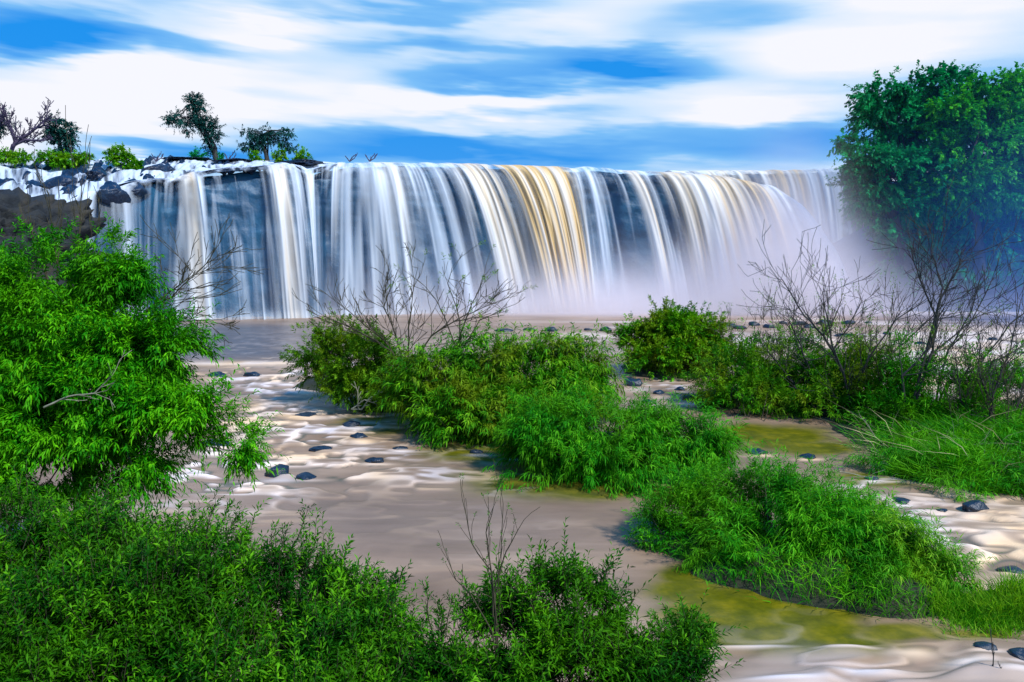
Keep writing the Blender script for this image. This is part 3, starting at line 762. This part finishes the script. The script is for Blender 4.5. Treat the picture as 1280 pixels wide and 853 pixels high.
isl('low emerald green grassy bush at the near end of the long island', (770, 598), [(700, 545, 66, 44, 20.5), (770, 540, 78, 42, 20.5), (845, 548, 58, 42, 20.5), (760, 572, 100, 28, 19.8), (660, 560, 36, 34, 20.4), (880, 560, 34, 34, 20)], M['leaf_emerald'],
    L=.5, nleaf=16, ll=.26, lw=.013, bend=.35, droop=.5, dens=48)
isl('loose tall bush standing behind the gap below the misty falls', (835, 468), [(835, 410, 40, 28, 36), (800, 425, 28, 26, 36), (865, 420, 40, 30, 35.5), (840, 445, 56, 22, 35), (895, 440, 22, 22, 35)], M['leaf_island'], L=.45, ll=.22, lw=.032, dens=64, gap=.38, gs=1.3)
isl('dark tangled bush right of the gap behind the green pool', (945, 530), [(920, 470, 44, 42, 29), (965, 455, 44, 40, 29.5), (940, 505, 56, 30, 27.5), (1000, 480, 44, 52, 28.5), (900, 495, 26, 26, 28)], M['leaf_island'], L=.5, ll=.22, lw=.02, bend=.3, droop=.3, dens=46)
isl('broad bush under the leafless trees behind the green pool', (1060, 535), [(1045, 455, 44, 42, 28), (1080, 480, 52, 48, 27), (1040, 510, 56, 28, 26.5), (1115, 505, 36, 40, 25.5)], M['leaf_island'], L=.5, ll=.22, lw=.02, bend=.3, droop=.3, dens=40, gap=.36)
isl('upright bush among the leafless trees above the grass bank', (1180, 560), [(1150, 480, 30, 56, 25), (1190, 530, 60, 50, 24), (1130, 530, 44, 36, 24), (1215, 490, 34, 40, 24.6)], M['leaf_emerald'], L=.5, ll=.24, lw=.018, dens=38)
isl('grassy thicket at the far end of the right bank', (1290, 570), [(1250, 520, 50, 42, 24), (1275, 480, 30, 40, 24.5), (1320, 510, 60, 56, 24), (1270, 570, 70, 36, 22), (1400, 520, 70, 60, 24)], M['leaf_emerald'], L=.6, ll=.3, lw=.016, bend=.4, droop=.4, dens=36)
isl('sprawling grassy mound on the right bank between the leafless trees and the side channel', (1200, 625), [(1110, 582, 44, 16, 20.5), (1165, 590, 56, 24, 20), (1215, 612, 50, 22, 18.6), (1260, 600, 50, 34, 19), (1310, 620, 60, 34, 18.5), (1150, 565, 50, 20, 22), (1240, 570, 60, 26, 21)], M['leaf_emerald'],
    L=.5, nleaf=14, ll=.30, lw=.010, bend=.5, droop=.35, upw=.9, dens=40)
isl('twiggy bush leaning left at the head of the front island', (880, 705), [(845, 650, 40, 36, 15.5), (820, 668, 28, 34, 15.2), (880, 640, 44, 48, 15.6), (895, 680, 36, 30, 15), (870, 605, 34, 26, 16)], M['leaf_emerald'], L=.34, ll=.14, lw=.0105, bend=.2, droop=.2, dens=36, stems=46, stem_r=.016, gap=.37, gs=1.8)
isl('dense emerald bush covering the middle of the front island', (985, 745), [(960, 630, 70, 48, 15.2), (1010, 655, 80, 52, 14.6), (950, 680, 70, 46, 14.4), (1030, 690, 80, 46, 13.9), (1080, 650, 44, 42, 14.6), (940, 708, 40, 14, 13.9), (1015, 728, 50, 14, 13.4), (1085, 742, 40, 14, 13.1)], M['leaf_emerald'], L=.46, nleaf=16, ll=.22, lw=.010, bend=.35, droop=.5, dens=42)
isl('drooping grassy bush at the right end of the front island', (1130, 770), [(1110, 690, 58, 44, 13.6), (1155, 715, 50, 38, 13.2), (1100, 735, 76, 32, 13), (1185, 740, 34, 34, 12.9), (1140, 755, 66, 22, 12.8)], M['leaf_grass'], L=.4, nleaf=16, ll=.19, lw=.009, bend=.4, droop=.55, dens=44)

# grass
def grass(name, label, polys, n, h, w, mat, lean=.35, tilt=None, wet=False):
    P = []
    for (px, py, rx, ry) in polys:
        c = on_plane(px, py)
        q = rng.normal(0, .42, (n, 2))
        P.append(np.stack([c[0] + q[:, 0] * rx, c[1] + q[:, 1] * ry, np.zeros(n)], 1))
    P = np.concatenate(P)
    gz_ = ground_z(P[:, 0], P[:, 1])
    if wet is False: P = P[gz_ > -.06]; gz_ = gz_[gz_ > -.06]
    P[:, 2] = np.maximum(gz_, -.12) - .02
    hv = .45 + 1.15 * fbm(P[:, 0] * .9, P[:, 1] * 1.3, None, 3, 77)
    V, F, T = blades(P, h * hv, w, lean, tilt)
    T = np.clip(T * .6 + np.repeat(fbm(P[:, 0] * 1.3, P[:, 1] * 1.6, None, 3, 78) * 1.6 - .5, 4), 0, 1)
    o = build(name, V, F, M[mat], None, {'tint': T}, smooth=False)
    tag(o, label, kind='stuff')
grass('bank_grass', 'long green grass leaning over the right bank', [(1180, 565, 3.0, 2.6), (1260, 585, 2.6, 2.2), (1330, 570, 4, 3), (1250, 622, 2.2, 1.0), (1170, 595, 1.6, .8), (1110, 590, 1.4, .5), (1290, 640, 1.6, 1)], 3600, .6, .010, 'leaf_emerald', .75, np.array([-.15, -.12, 0]))
grass('straw_grass', 'pale dry grass stalks lying over the right bank', [(1230, 600, 3.0, 1.6), (1180, 575, 3, 1.5), (1100, 560, 2, 1)], 45, 1.3, .008, 'straw', .8, np.array([-.5, -.3, -.3]))
grass('sedge_grass', 'bright sedge growing in the water right of the front island', [(1255, 785, 1.0, .45), (1225, 778, .7, .3), (1290, 775, .8, .5), (1200, 770, .6, .3)], 1500, .42, .007, 'leaf_grass', .25, None, True)
grass('island_grass', 'grass along the waterline of the front island', [(930, 725, 1.4, .6), (1030, 750, 1.6, .6), (1120, 768, 1.4, .5), (860, 700, .7, .5)], 500, .4, .008, 'leaf_emerald', .6)
grass('island_sedge', 'grass along the waterline of the long island', [(640, 565, 2, 1), (760, 590, 2.4, 1.0), (560, 535, 2, 1), (480, 508, 1.6, 1), (850, 590, 1.2, 1)], 1500, .5, .012, 'leaf_emerald', .6)
grass('pond_grass', 'low green grass beside the green pool', [(960, 580, 1.8, .8), (1040, 585, 1.4, .6), (900, 600, 1.2, .8), (1010, 590, 1.5, .5)], 1500, .45, .010, 'leaf_emerald', .6)
xs_, ys_ = rng.uniform(-14, 6, 24000), rng.uniform(3, 16, 24000)
kz = ground_z(xs_, ys_); ok = (kz > .1) & (ys_ > 8.5)
P = np.stack([xs_[ok], ys_[ok], kz[ok] - .02], 1)
V, F, T = blades(P, .35, .007, .4)
tag(build('undergrowth', V, F, M['leaf_front'], None, {'tint': T}, smooth=False), 'low green undergrowth covering the near bank', kind='stuff')
for px, py, tx, ty, lab in [(1166 + 74, 850, 1238, 792, 'single dark reed stem standing in the lowest rapids'), (1256, 853, 1248, 830, 'short reed stem leaning beside the taller reed in the lowest rapids')]:
    bq = on_plane(px, py, 0)
    bare('reed_stem', lab, 'reed', bq, [[bq, at((px + tx) / 2 + 2, (py + ty) / 2, bq[1]), at(tx, ty, bq[1])]], 'bark_dark', r=.012, depth=1, spread=.08, up=.8, kids=(1, 1), thin=.004)

# leafless shrubs on the islands
Y0 = 26.5
bare('leafless_shrub', 'low leafless shrub with spreading dark twigs above the olive bush', 'shrub', at(508, 468, Y0),
     [[at(508, 468, Y0), at(480, 425, Y0), at(455, 405, Y0), at(430, 385, Y0)], [at(508, 468, Y0), at(495, 420, Y0), at(480, 385, Y0), at(488, 360, Y0)], [at(510, 460, Y0), at(512, 410, Y0), at(518, 350, Y0)],
      [at(512, 460, Y0), at(540, 420, Y0), at(580, 395, Y0), at(615, 380, Y0)], [at(490, 440, Y0), at(440, 410, Y0), at(405, 395, Y0)]], 'bark_brown', r=.032, depth=3, spread=.42, up=.15, kids=(1, 3), thin=.008)
bare('feathery_sapling', 'slender sapling with feathery leaf sprays in front of the falls', 'sapling', at(575, 455, 25),
     [[at(575, 455, 25), at(575, 400, 25), at(560, 355, 25), at(565, 335, 25)], [at(572, 430, 25), at(590, 380, 25), at(605, 348, 25)], [at(572, 440, 25), at(555, 395, 25), at(545, 375, 25), at(522, 350, 25)], [at(574, 445, 25), at(600, 400, 25), at(640, 382, 25)]],
     'bark_brown', r=.022, depth=2, spread=.5, up=.15, kids=(1, 2), leafmat='leaf_olive', leafn=9, ll=.16, lw=.016, thin=.007)
bare('dead_root', 'pale dead branches at the waterline under the olive bush', 'branch', at(448, 512, 26),
     [[at(448, 512, 26), at(447, 490, 26), at(443, 478, 26)], [at(452, 512, 26), at(462, 498, 26), at(478, 490, 26)], [at(440, 512, 26), at(455, 500, 26), at(470, 505, 26)]], 'bark_pale', r=.03, depth=1, spread=.5, kids=(1, 2), thin=.012)
bl = [
 ('leafless dark tree with a curving trunk rising highest over the grass bank', (1130, 545), 24, [[(1130, 545), (1128, 470), (1165, 430), (1178, 360), (1165, 318)], [(1165, 440), (1172, 400), (1150, 350), (1145, 335)], [(1175, 375), (1195, 340), (1205, 322)], [(1128, 480), (1150, 455), (1215, 400), (1240, 350)]]),
 ('leafless dark tree whose long limbs lean far right across the white water', (1170, 535), 25, [[(1160, 535), (1185, 478), (1235, 455), (1300, 425)], [(1185, 480), (1220, 460), (1262, 405), (1290, 385)], [(1165, 520), (1210, 500), (1260, 470), (1310, 450)], [(1170, 500), (1185, 440), (1215, 390), (1225, 350)]]),
 ('low spreading leafless tree above the broad bush behind the green pool', (1075, 540), 26, [[(1075, 540), (1060, 490), (1040, 430), (1028, 365)], [(1065, 500), (1085, 450), (1120, 400), (1150, 380)], [(1060, 480), (1030, 420), (1005, 395), (978, 350)], [(1075, 500), (1100, 455), (1130, 430), (1180, 380)]]),
 ('leafless shrub between the tangled bush and the broad bush', (1005, 535), 27.5, [[(1030, 525), (1015, 470), (1000, 430), (985, 400)], [(1010, 500), (985, 470), (960, 440)], [(1020, 490), (1040, 440), (1060, 410), (1075, 380)]]),
 ('leafless tree at the picture edge with twisted upright stems', (1240, 560), 22.5, [[(1235, 560), (1240, 500), (1262, 440), (1275, 380)], [(1240, 510), (1225, 470), (1225, 420)], [(1250, 560), (1275, 500), (1290, 440)], [(1232, 550), (1200, 500), (1195, 450)]]),
]
for lab, (bx_, by_), Yb, limbs in bl:
    bare('leafless_tree', lab, 'tree', at(bx_, by_, Yb), [[at(p[0], p[1], Yb + .25 * j) for p in l] for j, l in enumerate(limbs)], 'bark_dark', group='leafless trees on the right islands', r=.042, depth=3, spread=.45, up=.12, kids=(1, 3), thin=.007)
for lab, q, Yb, limbs in [
 ('fine brown twiggy shrub at the left edge of the right hand thicket', (985, 500), 29, [[(985, 500), (975, 440), (965, 395)], [(985, 500), (1000, 450), (1020, 400)], [(985, 500), (985, 445), (990, 405)]]),
 ('fine brown twiggy shrub between the broad bush and the upright bush', (1110, 520), 25.5, [[(1110, 520), (1095, 455), (1075, 410)], [(1110, 520), (1115, 450), (1110, 400)], [(1110, 520), (1140, 470), (1165, 440)]]),
 ('fine brown twiggy shrub behind the sprawling grassy mound', (1200, 560), 23, [[(1200, 560), (1185, 500), (1170, 450)], [(1200, 560), (1210, 490), (1205, 440)], [(1200, 560), (1235, 500), (1250, 470)]]),
 ('twiggy brown shrub reaching the picture edge above the grass bank', (1262, 560), 22, [[(1262, 560), (1258, 490), (1250, 430)], [(1262, 560), (1280, 500), (1300, 450)], [(1262, 560), (1235, 510), (1220, 470)]]),
 ('half bare brown shrub on top of the dark tangled bush', (930, 500), 29, [[(930, 500), (925, 450), (910, 420)], [(930, 500), (945, 450), (950, 415)]])]:
    bare('twiggy_shrub', lab, 'shrub', at(*q, Yb), [[at(p[0], p[1], Yb + .2 * j) for p in l] for j, l in enumerate(limbs)], 'bark_brown', group='fine twiggy shrubs among the bushes behind the pool', r=.022, depth=3, spread=.45, up=.3, kids=(1, 3), leafmat='leaf_olive', leafn=5, ll=.13, lw=.012, thin=.0055)
bare('feathery_sapling', 'spindly sapling with a few pale leaf sprays before the mist', 'sapling', at(1035, 430, 27), [[at(1035, 430, 27), at(1030, 380, 27), at(1028, 345, 27)], [at(1034, 420, 27), at(1048, 385, 27), at(1055, 360, 27)]], 'bark_brown', r=.02, depth=2, spread=.5, kids=(1, 2),
     leafmat='leaf_olive', leafn=7, ll=.12, lw=.014, thin=.006)

# clifftop plants
def ctree(name, label, base_px, Y, trunk_px, lobes, mat, dens, L=.7, ll=.35, lw=.10, nleaf=9, stem_r=.07, group=None, stems=24, shell=.2, gap=.3, gs=.8, bark='bark_dark', cat='tree', upw=.3):
    tr = [at(a, b, Y) for a, b in trunk_px]
    return shrub(name, label, cat, at(*base_px, Y), [(l[0], l[1], l[2], l[3], l[4] if len(l) > 4 else Y) for l in lobes], M[mat], dens=dens, L=L, nleaf=nleaf, ll=ll, lw=lw, upw=upw, zmin=1.0, stems=stems, bark=bark, gap=gap, gs=gs,
                 shell=shell, stem_r=stem_r, part='crown', trunk=tr, group=group)
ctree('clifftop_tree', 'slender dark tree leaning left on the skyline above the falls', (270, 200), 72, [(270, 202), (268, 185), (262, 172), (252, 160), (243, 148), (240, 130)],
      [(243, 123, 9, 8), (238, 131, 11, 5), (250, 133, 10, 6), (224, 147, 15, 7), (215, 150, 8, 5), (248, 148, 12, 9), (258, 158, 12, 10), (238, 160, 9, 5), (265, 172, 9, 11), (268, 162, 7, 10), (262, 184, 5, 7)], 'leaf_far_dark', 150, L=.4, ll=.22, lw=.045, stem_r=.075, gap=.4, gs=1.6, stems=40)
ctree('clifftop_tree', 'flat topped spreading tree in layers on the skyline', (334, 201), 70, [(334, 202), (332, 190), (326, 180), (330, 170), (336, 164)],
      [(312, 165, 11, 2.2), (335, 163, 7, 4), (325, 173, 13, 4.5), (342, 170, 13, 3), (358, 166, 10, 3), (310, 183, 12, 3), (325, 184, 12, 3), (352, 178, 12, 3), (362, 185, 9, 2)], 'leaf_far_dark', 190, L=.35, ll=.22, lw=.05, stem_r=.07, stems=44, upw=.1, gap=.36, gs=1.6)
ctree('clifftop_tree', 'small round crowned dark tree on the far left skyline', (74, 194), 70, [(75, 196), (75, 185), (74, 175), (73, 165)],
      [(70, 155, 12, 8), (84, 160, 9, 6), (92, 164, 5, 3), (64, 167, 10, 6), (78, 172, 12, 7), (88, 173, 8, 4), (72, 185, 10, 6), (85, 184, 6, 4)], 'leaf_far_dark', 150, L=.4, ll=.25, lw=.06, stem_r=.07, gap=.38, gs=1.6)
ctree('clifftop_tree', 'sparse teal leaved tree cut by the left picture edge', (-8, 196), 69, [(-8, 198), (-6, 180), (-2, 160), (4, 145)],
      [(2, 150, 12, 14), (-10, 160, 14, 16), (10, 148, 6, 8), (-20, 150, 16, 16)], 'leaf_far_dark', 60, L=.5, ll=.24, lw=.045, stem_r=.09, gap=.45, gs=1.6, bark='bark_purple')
bare('leafless_skyline_tree', 'bare purple tree leaning right on the left skyline', 'tree', at(12, 196, 68), [[at(10, 196, 68), at(20, 178, 68), at(14, 160, 68), at(8, 148, 68)], [at(18, 180, 68), at(35, 168, 68), at(50, 156, 68), at(58, 148, 68)], [at(16, 182, 68), at(32, 175, 68), at(55, 176, 68)]],
     'bark_purple', r=.16, depth=3, spread=.5, up=.15, kids=(2, 3), thin=.03)
def cbush(label, lobes, Y=70, mat='leaf_grass', dens=200):
    b_ = at(lobes[0][0], lobes[0][1] + lobes[0][3], Y)
    return shrub('clifftop_bush', label, 'bush', b_, [(*l, Y) for l in lobes], M[mat], dens=dens, L=.35, nleaf=9, ll=.28, lw=.06, stems=8, zmin=2, group='bushes along the clifftop', gap=.25)
cbush('bright green bush on the upper left cascade, twin domed', [(146, 195, 11, 8), (158, 202, 11, 7)], 66)
cbush('small round green bush below the twin domed clifftop bush', [(169, 208, 7, 5.5)], 64)
cbush('long low green strip of scrub at the far left of the clifftop', [(6, 196, 14, 4), (26, 197, 14, 4)], 66)
cbush('low green scrub below the round crowned dark tree', [(60, 197, 12, 4), (85, 199, 16, 5), (75, 205, 10, 4)], 66)
cbush('thin green scrub right of the round crowned dark tree', [(104, 197, 9, 3.5)], 66)
cbush('dark little bush left of the leaning skyline tree', [(248, 195, 5, 5)], 71, 'leaf_far', 250)
cbush('tiny dark bush right of the leaning skyline tree', [(279, 197, 4, 3)], 71, 'leaf_far', 250)
cbush('small green bush at the foot of the flat topped tree, left side', [(319, 196, 6, 4)], 69)
cbush('small green bush at the foot of the flat topped tree, right side', [(350, 195, 7, 5)], 69)
cbush('small green bush on the lip rock right of the flat topped tree', [(378, 196, 8, 5)], 68)
for lab, a_, b_, Yb in [('pale dry stalk hanging over the waterline of the front island', (1012, 738), (1042, 752), 13.0), ('second pale dry stalk crossing the dark underside of the front island', (1040, 722), (1075, 730), 13.1),
                        ('long bleached stem lying along the edge of the right bank', (1050, 590), (1150, 615), 19.5), ('dry stem poking from the tangled bank grass towards the pool', (1095, 548), (1075, 520), 22),
                        ('drift stick caught at the tail of the front island', (1180, 772), (1235, 790), 12.3), ('bleached stem slanting over the sprawling grassy mound', (1180, 600), (1262, 575), 19)]:
    A_, B_ = at(*a_, Yb), at(*b_, Yb + .2)
    bare('dry_stem', lab, 'stem', A_, [[A_, (A_ + B_) / 2 + [0, 0, .05], B_]], 'bark_pale', group='dry stems lying over the banks', r=.014, depth=1, spread=.35, kids=(1, 2), thin=.004)
for (px, h, lab) in [(437, 6, 'tiny bare twig tuft on the lip near mid falls'), (462, 7, 'tiny bare twig tuft right of its neighbour on the lip'), (195, 8, 'thin bare twigs on the skyline right of the domed bush'), (286, 9, 'thin bare twigs beside the leaning skyline tree')]:
    q = at(px, 202, 69)
    bare('twig_tuft', lab, 'shrub', q, [[q, at(px - 3, 202 - h * .6, 69), at(px - 5, 202 - h, 69)], [q, at(px + 2, 202 - h * .6, 69), at(px + 6, 202 - h * 1.2, 69)], [q, at(px + 6, 198, 69), at(px + 9, 194, 69)]], 'bark_purple', r=.05, depth=1, spread=.3, kids=(2, 3), thin=.025, up=.4)

# the tall trees on the right
big_trees = [
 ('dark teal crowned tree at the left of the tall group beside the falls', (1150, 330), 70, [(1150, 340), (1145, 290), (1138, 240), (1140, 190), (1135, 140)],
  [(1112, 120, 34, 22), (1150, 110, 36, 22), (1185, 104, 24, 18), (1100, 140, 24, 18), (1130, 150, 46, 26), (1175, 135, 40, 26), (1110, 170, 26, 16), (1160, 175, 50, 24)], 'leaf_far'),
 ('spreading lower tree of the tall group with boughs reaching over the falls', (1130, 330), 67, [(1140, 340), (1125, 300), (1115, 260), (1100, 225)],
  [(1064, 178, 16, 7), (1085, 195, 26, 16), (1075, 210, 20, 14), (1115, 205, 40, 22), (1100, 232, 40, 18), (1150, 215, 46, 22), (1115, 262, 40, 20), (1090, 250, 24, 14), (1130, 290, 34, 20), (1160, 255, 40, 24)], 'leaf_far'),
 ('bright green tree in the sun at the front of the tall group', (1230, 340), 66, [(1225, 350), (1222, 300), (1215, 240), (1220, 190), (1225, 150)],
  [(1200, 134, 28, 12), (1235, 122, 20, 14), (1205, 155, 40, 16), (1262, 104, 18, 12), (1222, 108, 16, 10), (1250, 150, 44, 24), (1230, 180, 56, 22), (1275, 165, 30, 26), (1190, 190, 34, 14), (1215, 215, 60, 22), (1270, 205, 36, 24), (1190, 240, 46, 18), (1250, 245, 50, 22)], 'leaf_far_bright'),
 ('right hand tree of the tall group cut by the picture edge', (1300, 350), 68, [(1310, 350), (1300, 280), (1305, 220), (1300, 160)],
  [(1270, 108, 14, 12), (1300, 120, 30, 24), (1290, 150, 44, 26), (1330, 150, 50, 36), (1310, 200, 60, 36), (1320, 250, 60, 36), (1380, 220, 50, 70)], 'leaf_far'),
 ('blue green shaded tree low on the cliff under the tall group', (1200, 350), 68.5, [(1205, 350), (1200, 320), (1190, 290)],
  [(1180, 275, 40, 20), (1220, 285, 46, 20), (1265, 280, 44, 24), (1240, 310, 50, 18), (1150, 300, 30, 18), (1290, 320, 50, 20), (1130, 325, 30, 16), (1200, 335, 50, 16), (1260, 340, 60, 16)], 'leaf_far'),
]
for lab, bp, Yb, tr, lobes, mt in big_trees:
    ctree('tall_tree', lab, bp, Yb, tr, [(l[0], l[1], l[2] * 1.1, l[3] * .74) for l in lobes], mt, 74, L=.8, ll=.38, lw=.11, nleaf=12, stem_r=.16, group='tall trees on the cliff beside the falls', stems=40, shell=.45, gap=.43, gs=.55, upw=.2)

# ------------------------------------------------------------------ spray and mist
def mist(name, label, lo, hi, color, setup, aniso=-0.35):
    n = NT(name)
    V = np.array([[x, y, z] for z in (lo[2], hi[2]) for y in (lo[1], hi[1]) for x in (lo[0], hi[0])], float)
    F = np.array([[0, 2, 3, 1], [4, 5, 7, 6], [0, 1, 5, 4], [2, 6, 7, 3], [0, 4, 6, 2], [1, 3, 7, 5]])
    sp = n.n('ShaderNodeSeparateXYZ', Vector=n.pos())
    d = setup(n, sp.outputs[0], sp.outputs[1], sp.outputs[2])
    vol = n.n('ShaderNodeVolumePrincipled', Density=d, Anisotropy=aniso)
    vol.inputs['Color'].default_value = (*color, 1)
    n.t.links.new(vol.outputs[0], n.out.inputs['Volume'])
    o = build(name, V, F, n.m, None, smooth=False)
    tag(o, label, kind='stuff')
    return o
def gauss(n, v, c, s):
    t = n.math('DIVIDE', n.math('SUBTRACT', v, c), s)
    return n.math('EXPONENT', n.math('MULTIPLY', n.math('MULTIPLY', t, t), -1.0), 0)
def d_fall(n, x, y, z):
    hx = n.math('ADD', 2.6, n.math('MULTIPLY', gauss(n, x, 22.5, 6.5), 4.2))
    vert = n.math('EXPONENT', n.math('MULTIPLY', n.math('POWER', n.math('DIVIDE', z, hx), 1.5), -1.2), 0)
    xr = n.math('ADD', .16, n.math('ADD', n.math('MULTIPLY', gauss(n, x, 23.0, 6.2), 1.2), n.math('MULTIPLY', gauss(n, x, 8.0, 10.0), .75)))
    yy = gauss(n, y, 65.2, 2.6)
    nz = n.math('ADD', .5, n.noise(.28, n.pos(), 2.0))
    return n.math('MULTIPLY', n.math('MULTIPLY', vert, xr), n.math('MULTIPLY', n.math('MULTIPLY', yy, nz), .80))
mist('spray_mist', 'white spray rising where the falls hit the pool', (-30, 60.5, .02), (46, 70.5, 24), (1.0, .95, 1.0), d_fall)
def d_blue(n, x, y, z):
    xr = n.math('MULTIPLY', gauss(n, x, 42.0, 11.0), 1.0)
    vert = n.math('EXPONENT', n.math('MULTIPLY', n.math('POWER', n.math('DIVIDE', z, 11.0), 2.0), -1.0), 0)
    nz = n.math('ADD', .4, n.noise(.16, n.pos(), 2.0))
    return n.math('MULTIPLY', n.math('MULTIPLY', xr, vert), n.math('MULTIPLY', nz, .075))
mist('drifting_mist', 'blue drifting mist in front of the tall trees and the cliff', (20, 54, .02), (72, 60.4, 26), (.10, .36, .95), d_blue)

# ------------------------------------------------------------------ light, sky, camera
EL, AZ = 50, 132      # sun behind the camera, over the left shoulder
w = bpy.data.worlds.new('World'); sc.world = w; w.use_nodes = True
t = w.node_tree; t.nodes.clear()
class WN(NT):
    def __init__(s, tree): s.t = tree
n = WN(t)
wout = t.nodes.new('ShaderNodeOutputWorld')
sky = n.n('ShaderNodeTexSky', _sky_type='NISHITA', _sun_disc=False, _sun_elevation=math.radians(EL), _sun_rotation=math.radians(AZ), _altitude=400.0, _air_density=1.0, _dust_density=.4, _ozone_density=3.0)
dirv = n.n('ShaderNodeTexCoord').outputs['Generated']
sp = n.n('ShaderNodeSeparateXYZ', Vector=dirv)
az = n.math('ARCTAN2', sp.outputs[0], sp.outputs[1])
el = n.math('ARCSINE', sp.outputs[2], 0)
cv = n.n('ShaderNodeCombineXYZ', X=n.math('MULTIPLY', az, 2.2), Y=n.math('ADD', n.math('MULTIPLY', el, 15.0), n.math('MULTIPLY', az, .8)), Z=0.0).outputs[0]
wv = n.n('ShaderNodeTexNoise', Vector=cv, Scale=.8, Detail=2.0).outputs['Color']
cv2 = n.n('ShaderNodeMix', _data_type='VECTOR', i0=.25)
t.links.new(cv, cv2.inputs[4]); t.links.new(wv, cv2.inputs[5])
cn = n.noise(1.4, cv2.outputs[1], 3.5, .45)
# banks of cloud and clear streaks, placed by compass direction and height above the horizon
def ae(px, py):
    r, f, u = ray(px, py); L_ = math.sqrt(r * r + f * f + u * u)
    return math.atan2(r, f), math.asin(u / L_)
tot = None
wob = n.math('MULTIPLY', n.math('SUBTRACT', n.noise(1.8, cv, 4.0), .5), .09)
elw = n.math('ADD', el, wob)
for px, py, sx, sy, wgt in [(785, 82, 95, 20, .75), (600, 100, 110, 14, .35), (700, 192, 260, 20, .55), (540, 182, 120, 14, .4), (930, 165, 150, 16, .22), (110, 45, 130, 20, .6), (30, 60, 60, 12, .3), (230, 188, 130, 12, .6), (520, 10, 140, 14, .35),
                            (560, 60, 160, 12, .3), (1020, 165, 60, 30, .15), (900, 20, 120, 16, .2), (380, 165, 130, 14, .25), (180, 90, 140, 24, -.6), (330, 40, 110, 16, -.5), (600, 128, 130, 13, -.6), (950, 142, 110, 12, -.35), (1150, 40, 170, 45, -.4), (60, 130, 130, 30, -.5), (180, 208, 60, 6, -.4),
                            (700, 30, 130, 12, -.1), (1010, 90, 120, 16, -.1)]:
    a0, e0 = ae(px, py)
    gsn = n.math('EXPONENT', n.math('MULTIPLY', n.math('ADD', n.math('POWER', n.math('ABSOLUTE', n.math('DIVIDE', n.math('SUBTRACT', az, a0), sx / FPX), 0), 2.0), n.math('POWER', n.math('ABSOLUTE', n.math('DIVIDE', n.math('SUBTRACT', elw, e0), sy / FPX), 0), 2.0)), -1.0), 0)
    gsn = n.math('MULTIPLY', gsn, wgt * 1.05)
    tot = gsn if tot is None else n.math('ADD', tot, gsn)
high = n.math('MULTIPLY', n.math('SUBTRACT', el, .31), 2.2, True)  # unseen upper sky made bluer and darker, to cut and tint the fill
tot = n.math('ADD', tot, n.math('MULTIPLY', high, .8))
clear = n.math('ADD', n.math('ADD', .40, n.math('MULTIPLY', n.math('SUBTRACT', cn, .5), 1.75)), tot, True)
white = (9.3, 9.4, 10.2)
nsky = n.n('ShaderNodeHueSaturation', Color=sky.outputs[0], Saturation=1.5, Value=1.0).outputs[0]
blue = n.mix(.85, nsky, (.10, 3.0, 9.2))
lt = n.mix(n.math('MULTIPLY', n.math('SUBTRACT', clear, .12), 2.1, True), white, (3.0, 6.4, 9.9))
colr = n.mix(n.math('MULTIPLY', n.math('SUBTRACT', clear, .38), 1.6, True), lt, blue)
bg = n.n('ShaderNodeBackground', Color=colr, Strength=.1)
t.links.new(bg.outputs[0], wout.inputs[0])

sd = bpy.data.lights.new('sun', 'SUN'); sd.energy = 4.8; sd.angle = math.radians(6); sd.color = (1.0, .975, .93)
so = bpy.data.objects.new('sun', sd); COL.objects.link(so)
# direction to the sun: compass AZ clockwise from +Y
dv = Vector((math.sin(math.radians(AZ)) * math.cos(math.radians(EL)), math.cos(math.radians(AZ)) * math.cos(math.radians(EL)), math.sin(math.radians(EL))))
so.rotation_euler = dv.to_track_quat('Z', 'Y').to_euler()

cam = bpy.data.cameras.new('camera'); co = bpy.data.objects.new('camera', cam); COL.objects.link(co)
cam.sensor_width = 36; cam.lens = 36 * FPX / 1280; cam.clip_start = .05; cam.clip_end = 4000
co.location = (0, 0, CAMZ); co.rotation_euler = (math.pi / 2 - PITCH, 0, 0)
sc.camera = co

sc.view_settings.view_transform = 'Standard'; sc.view_settings.look = 'None'; sc.view_settings.gamma = 1; sc.view_settings.exposure = 0.0
sc.view_settings.use_curve_mapping = False
c = sc.cycles
c.max_bounces = 6; c.diffuse_bounces = 3; c.glossy_bounces = 2; c.transmission_bounces = 4; c.transparent_max_bounces = 12; c.volume_bounces = 4
c.use_denoising = True
c.volume_step_rate = 1.0; c.volume_max_steps = 64
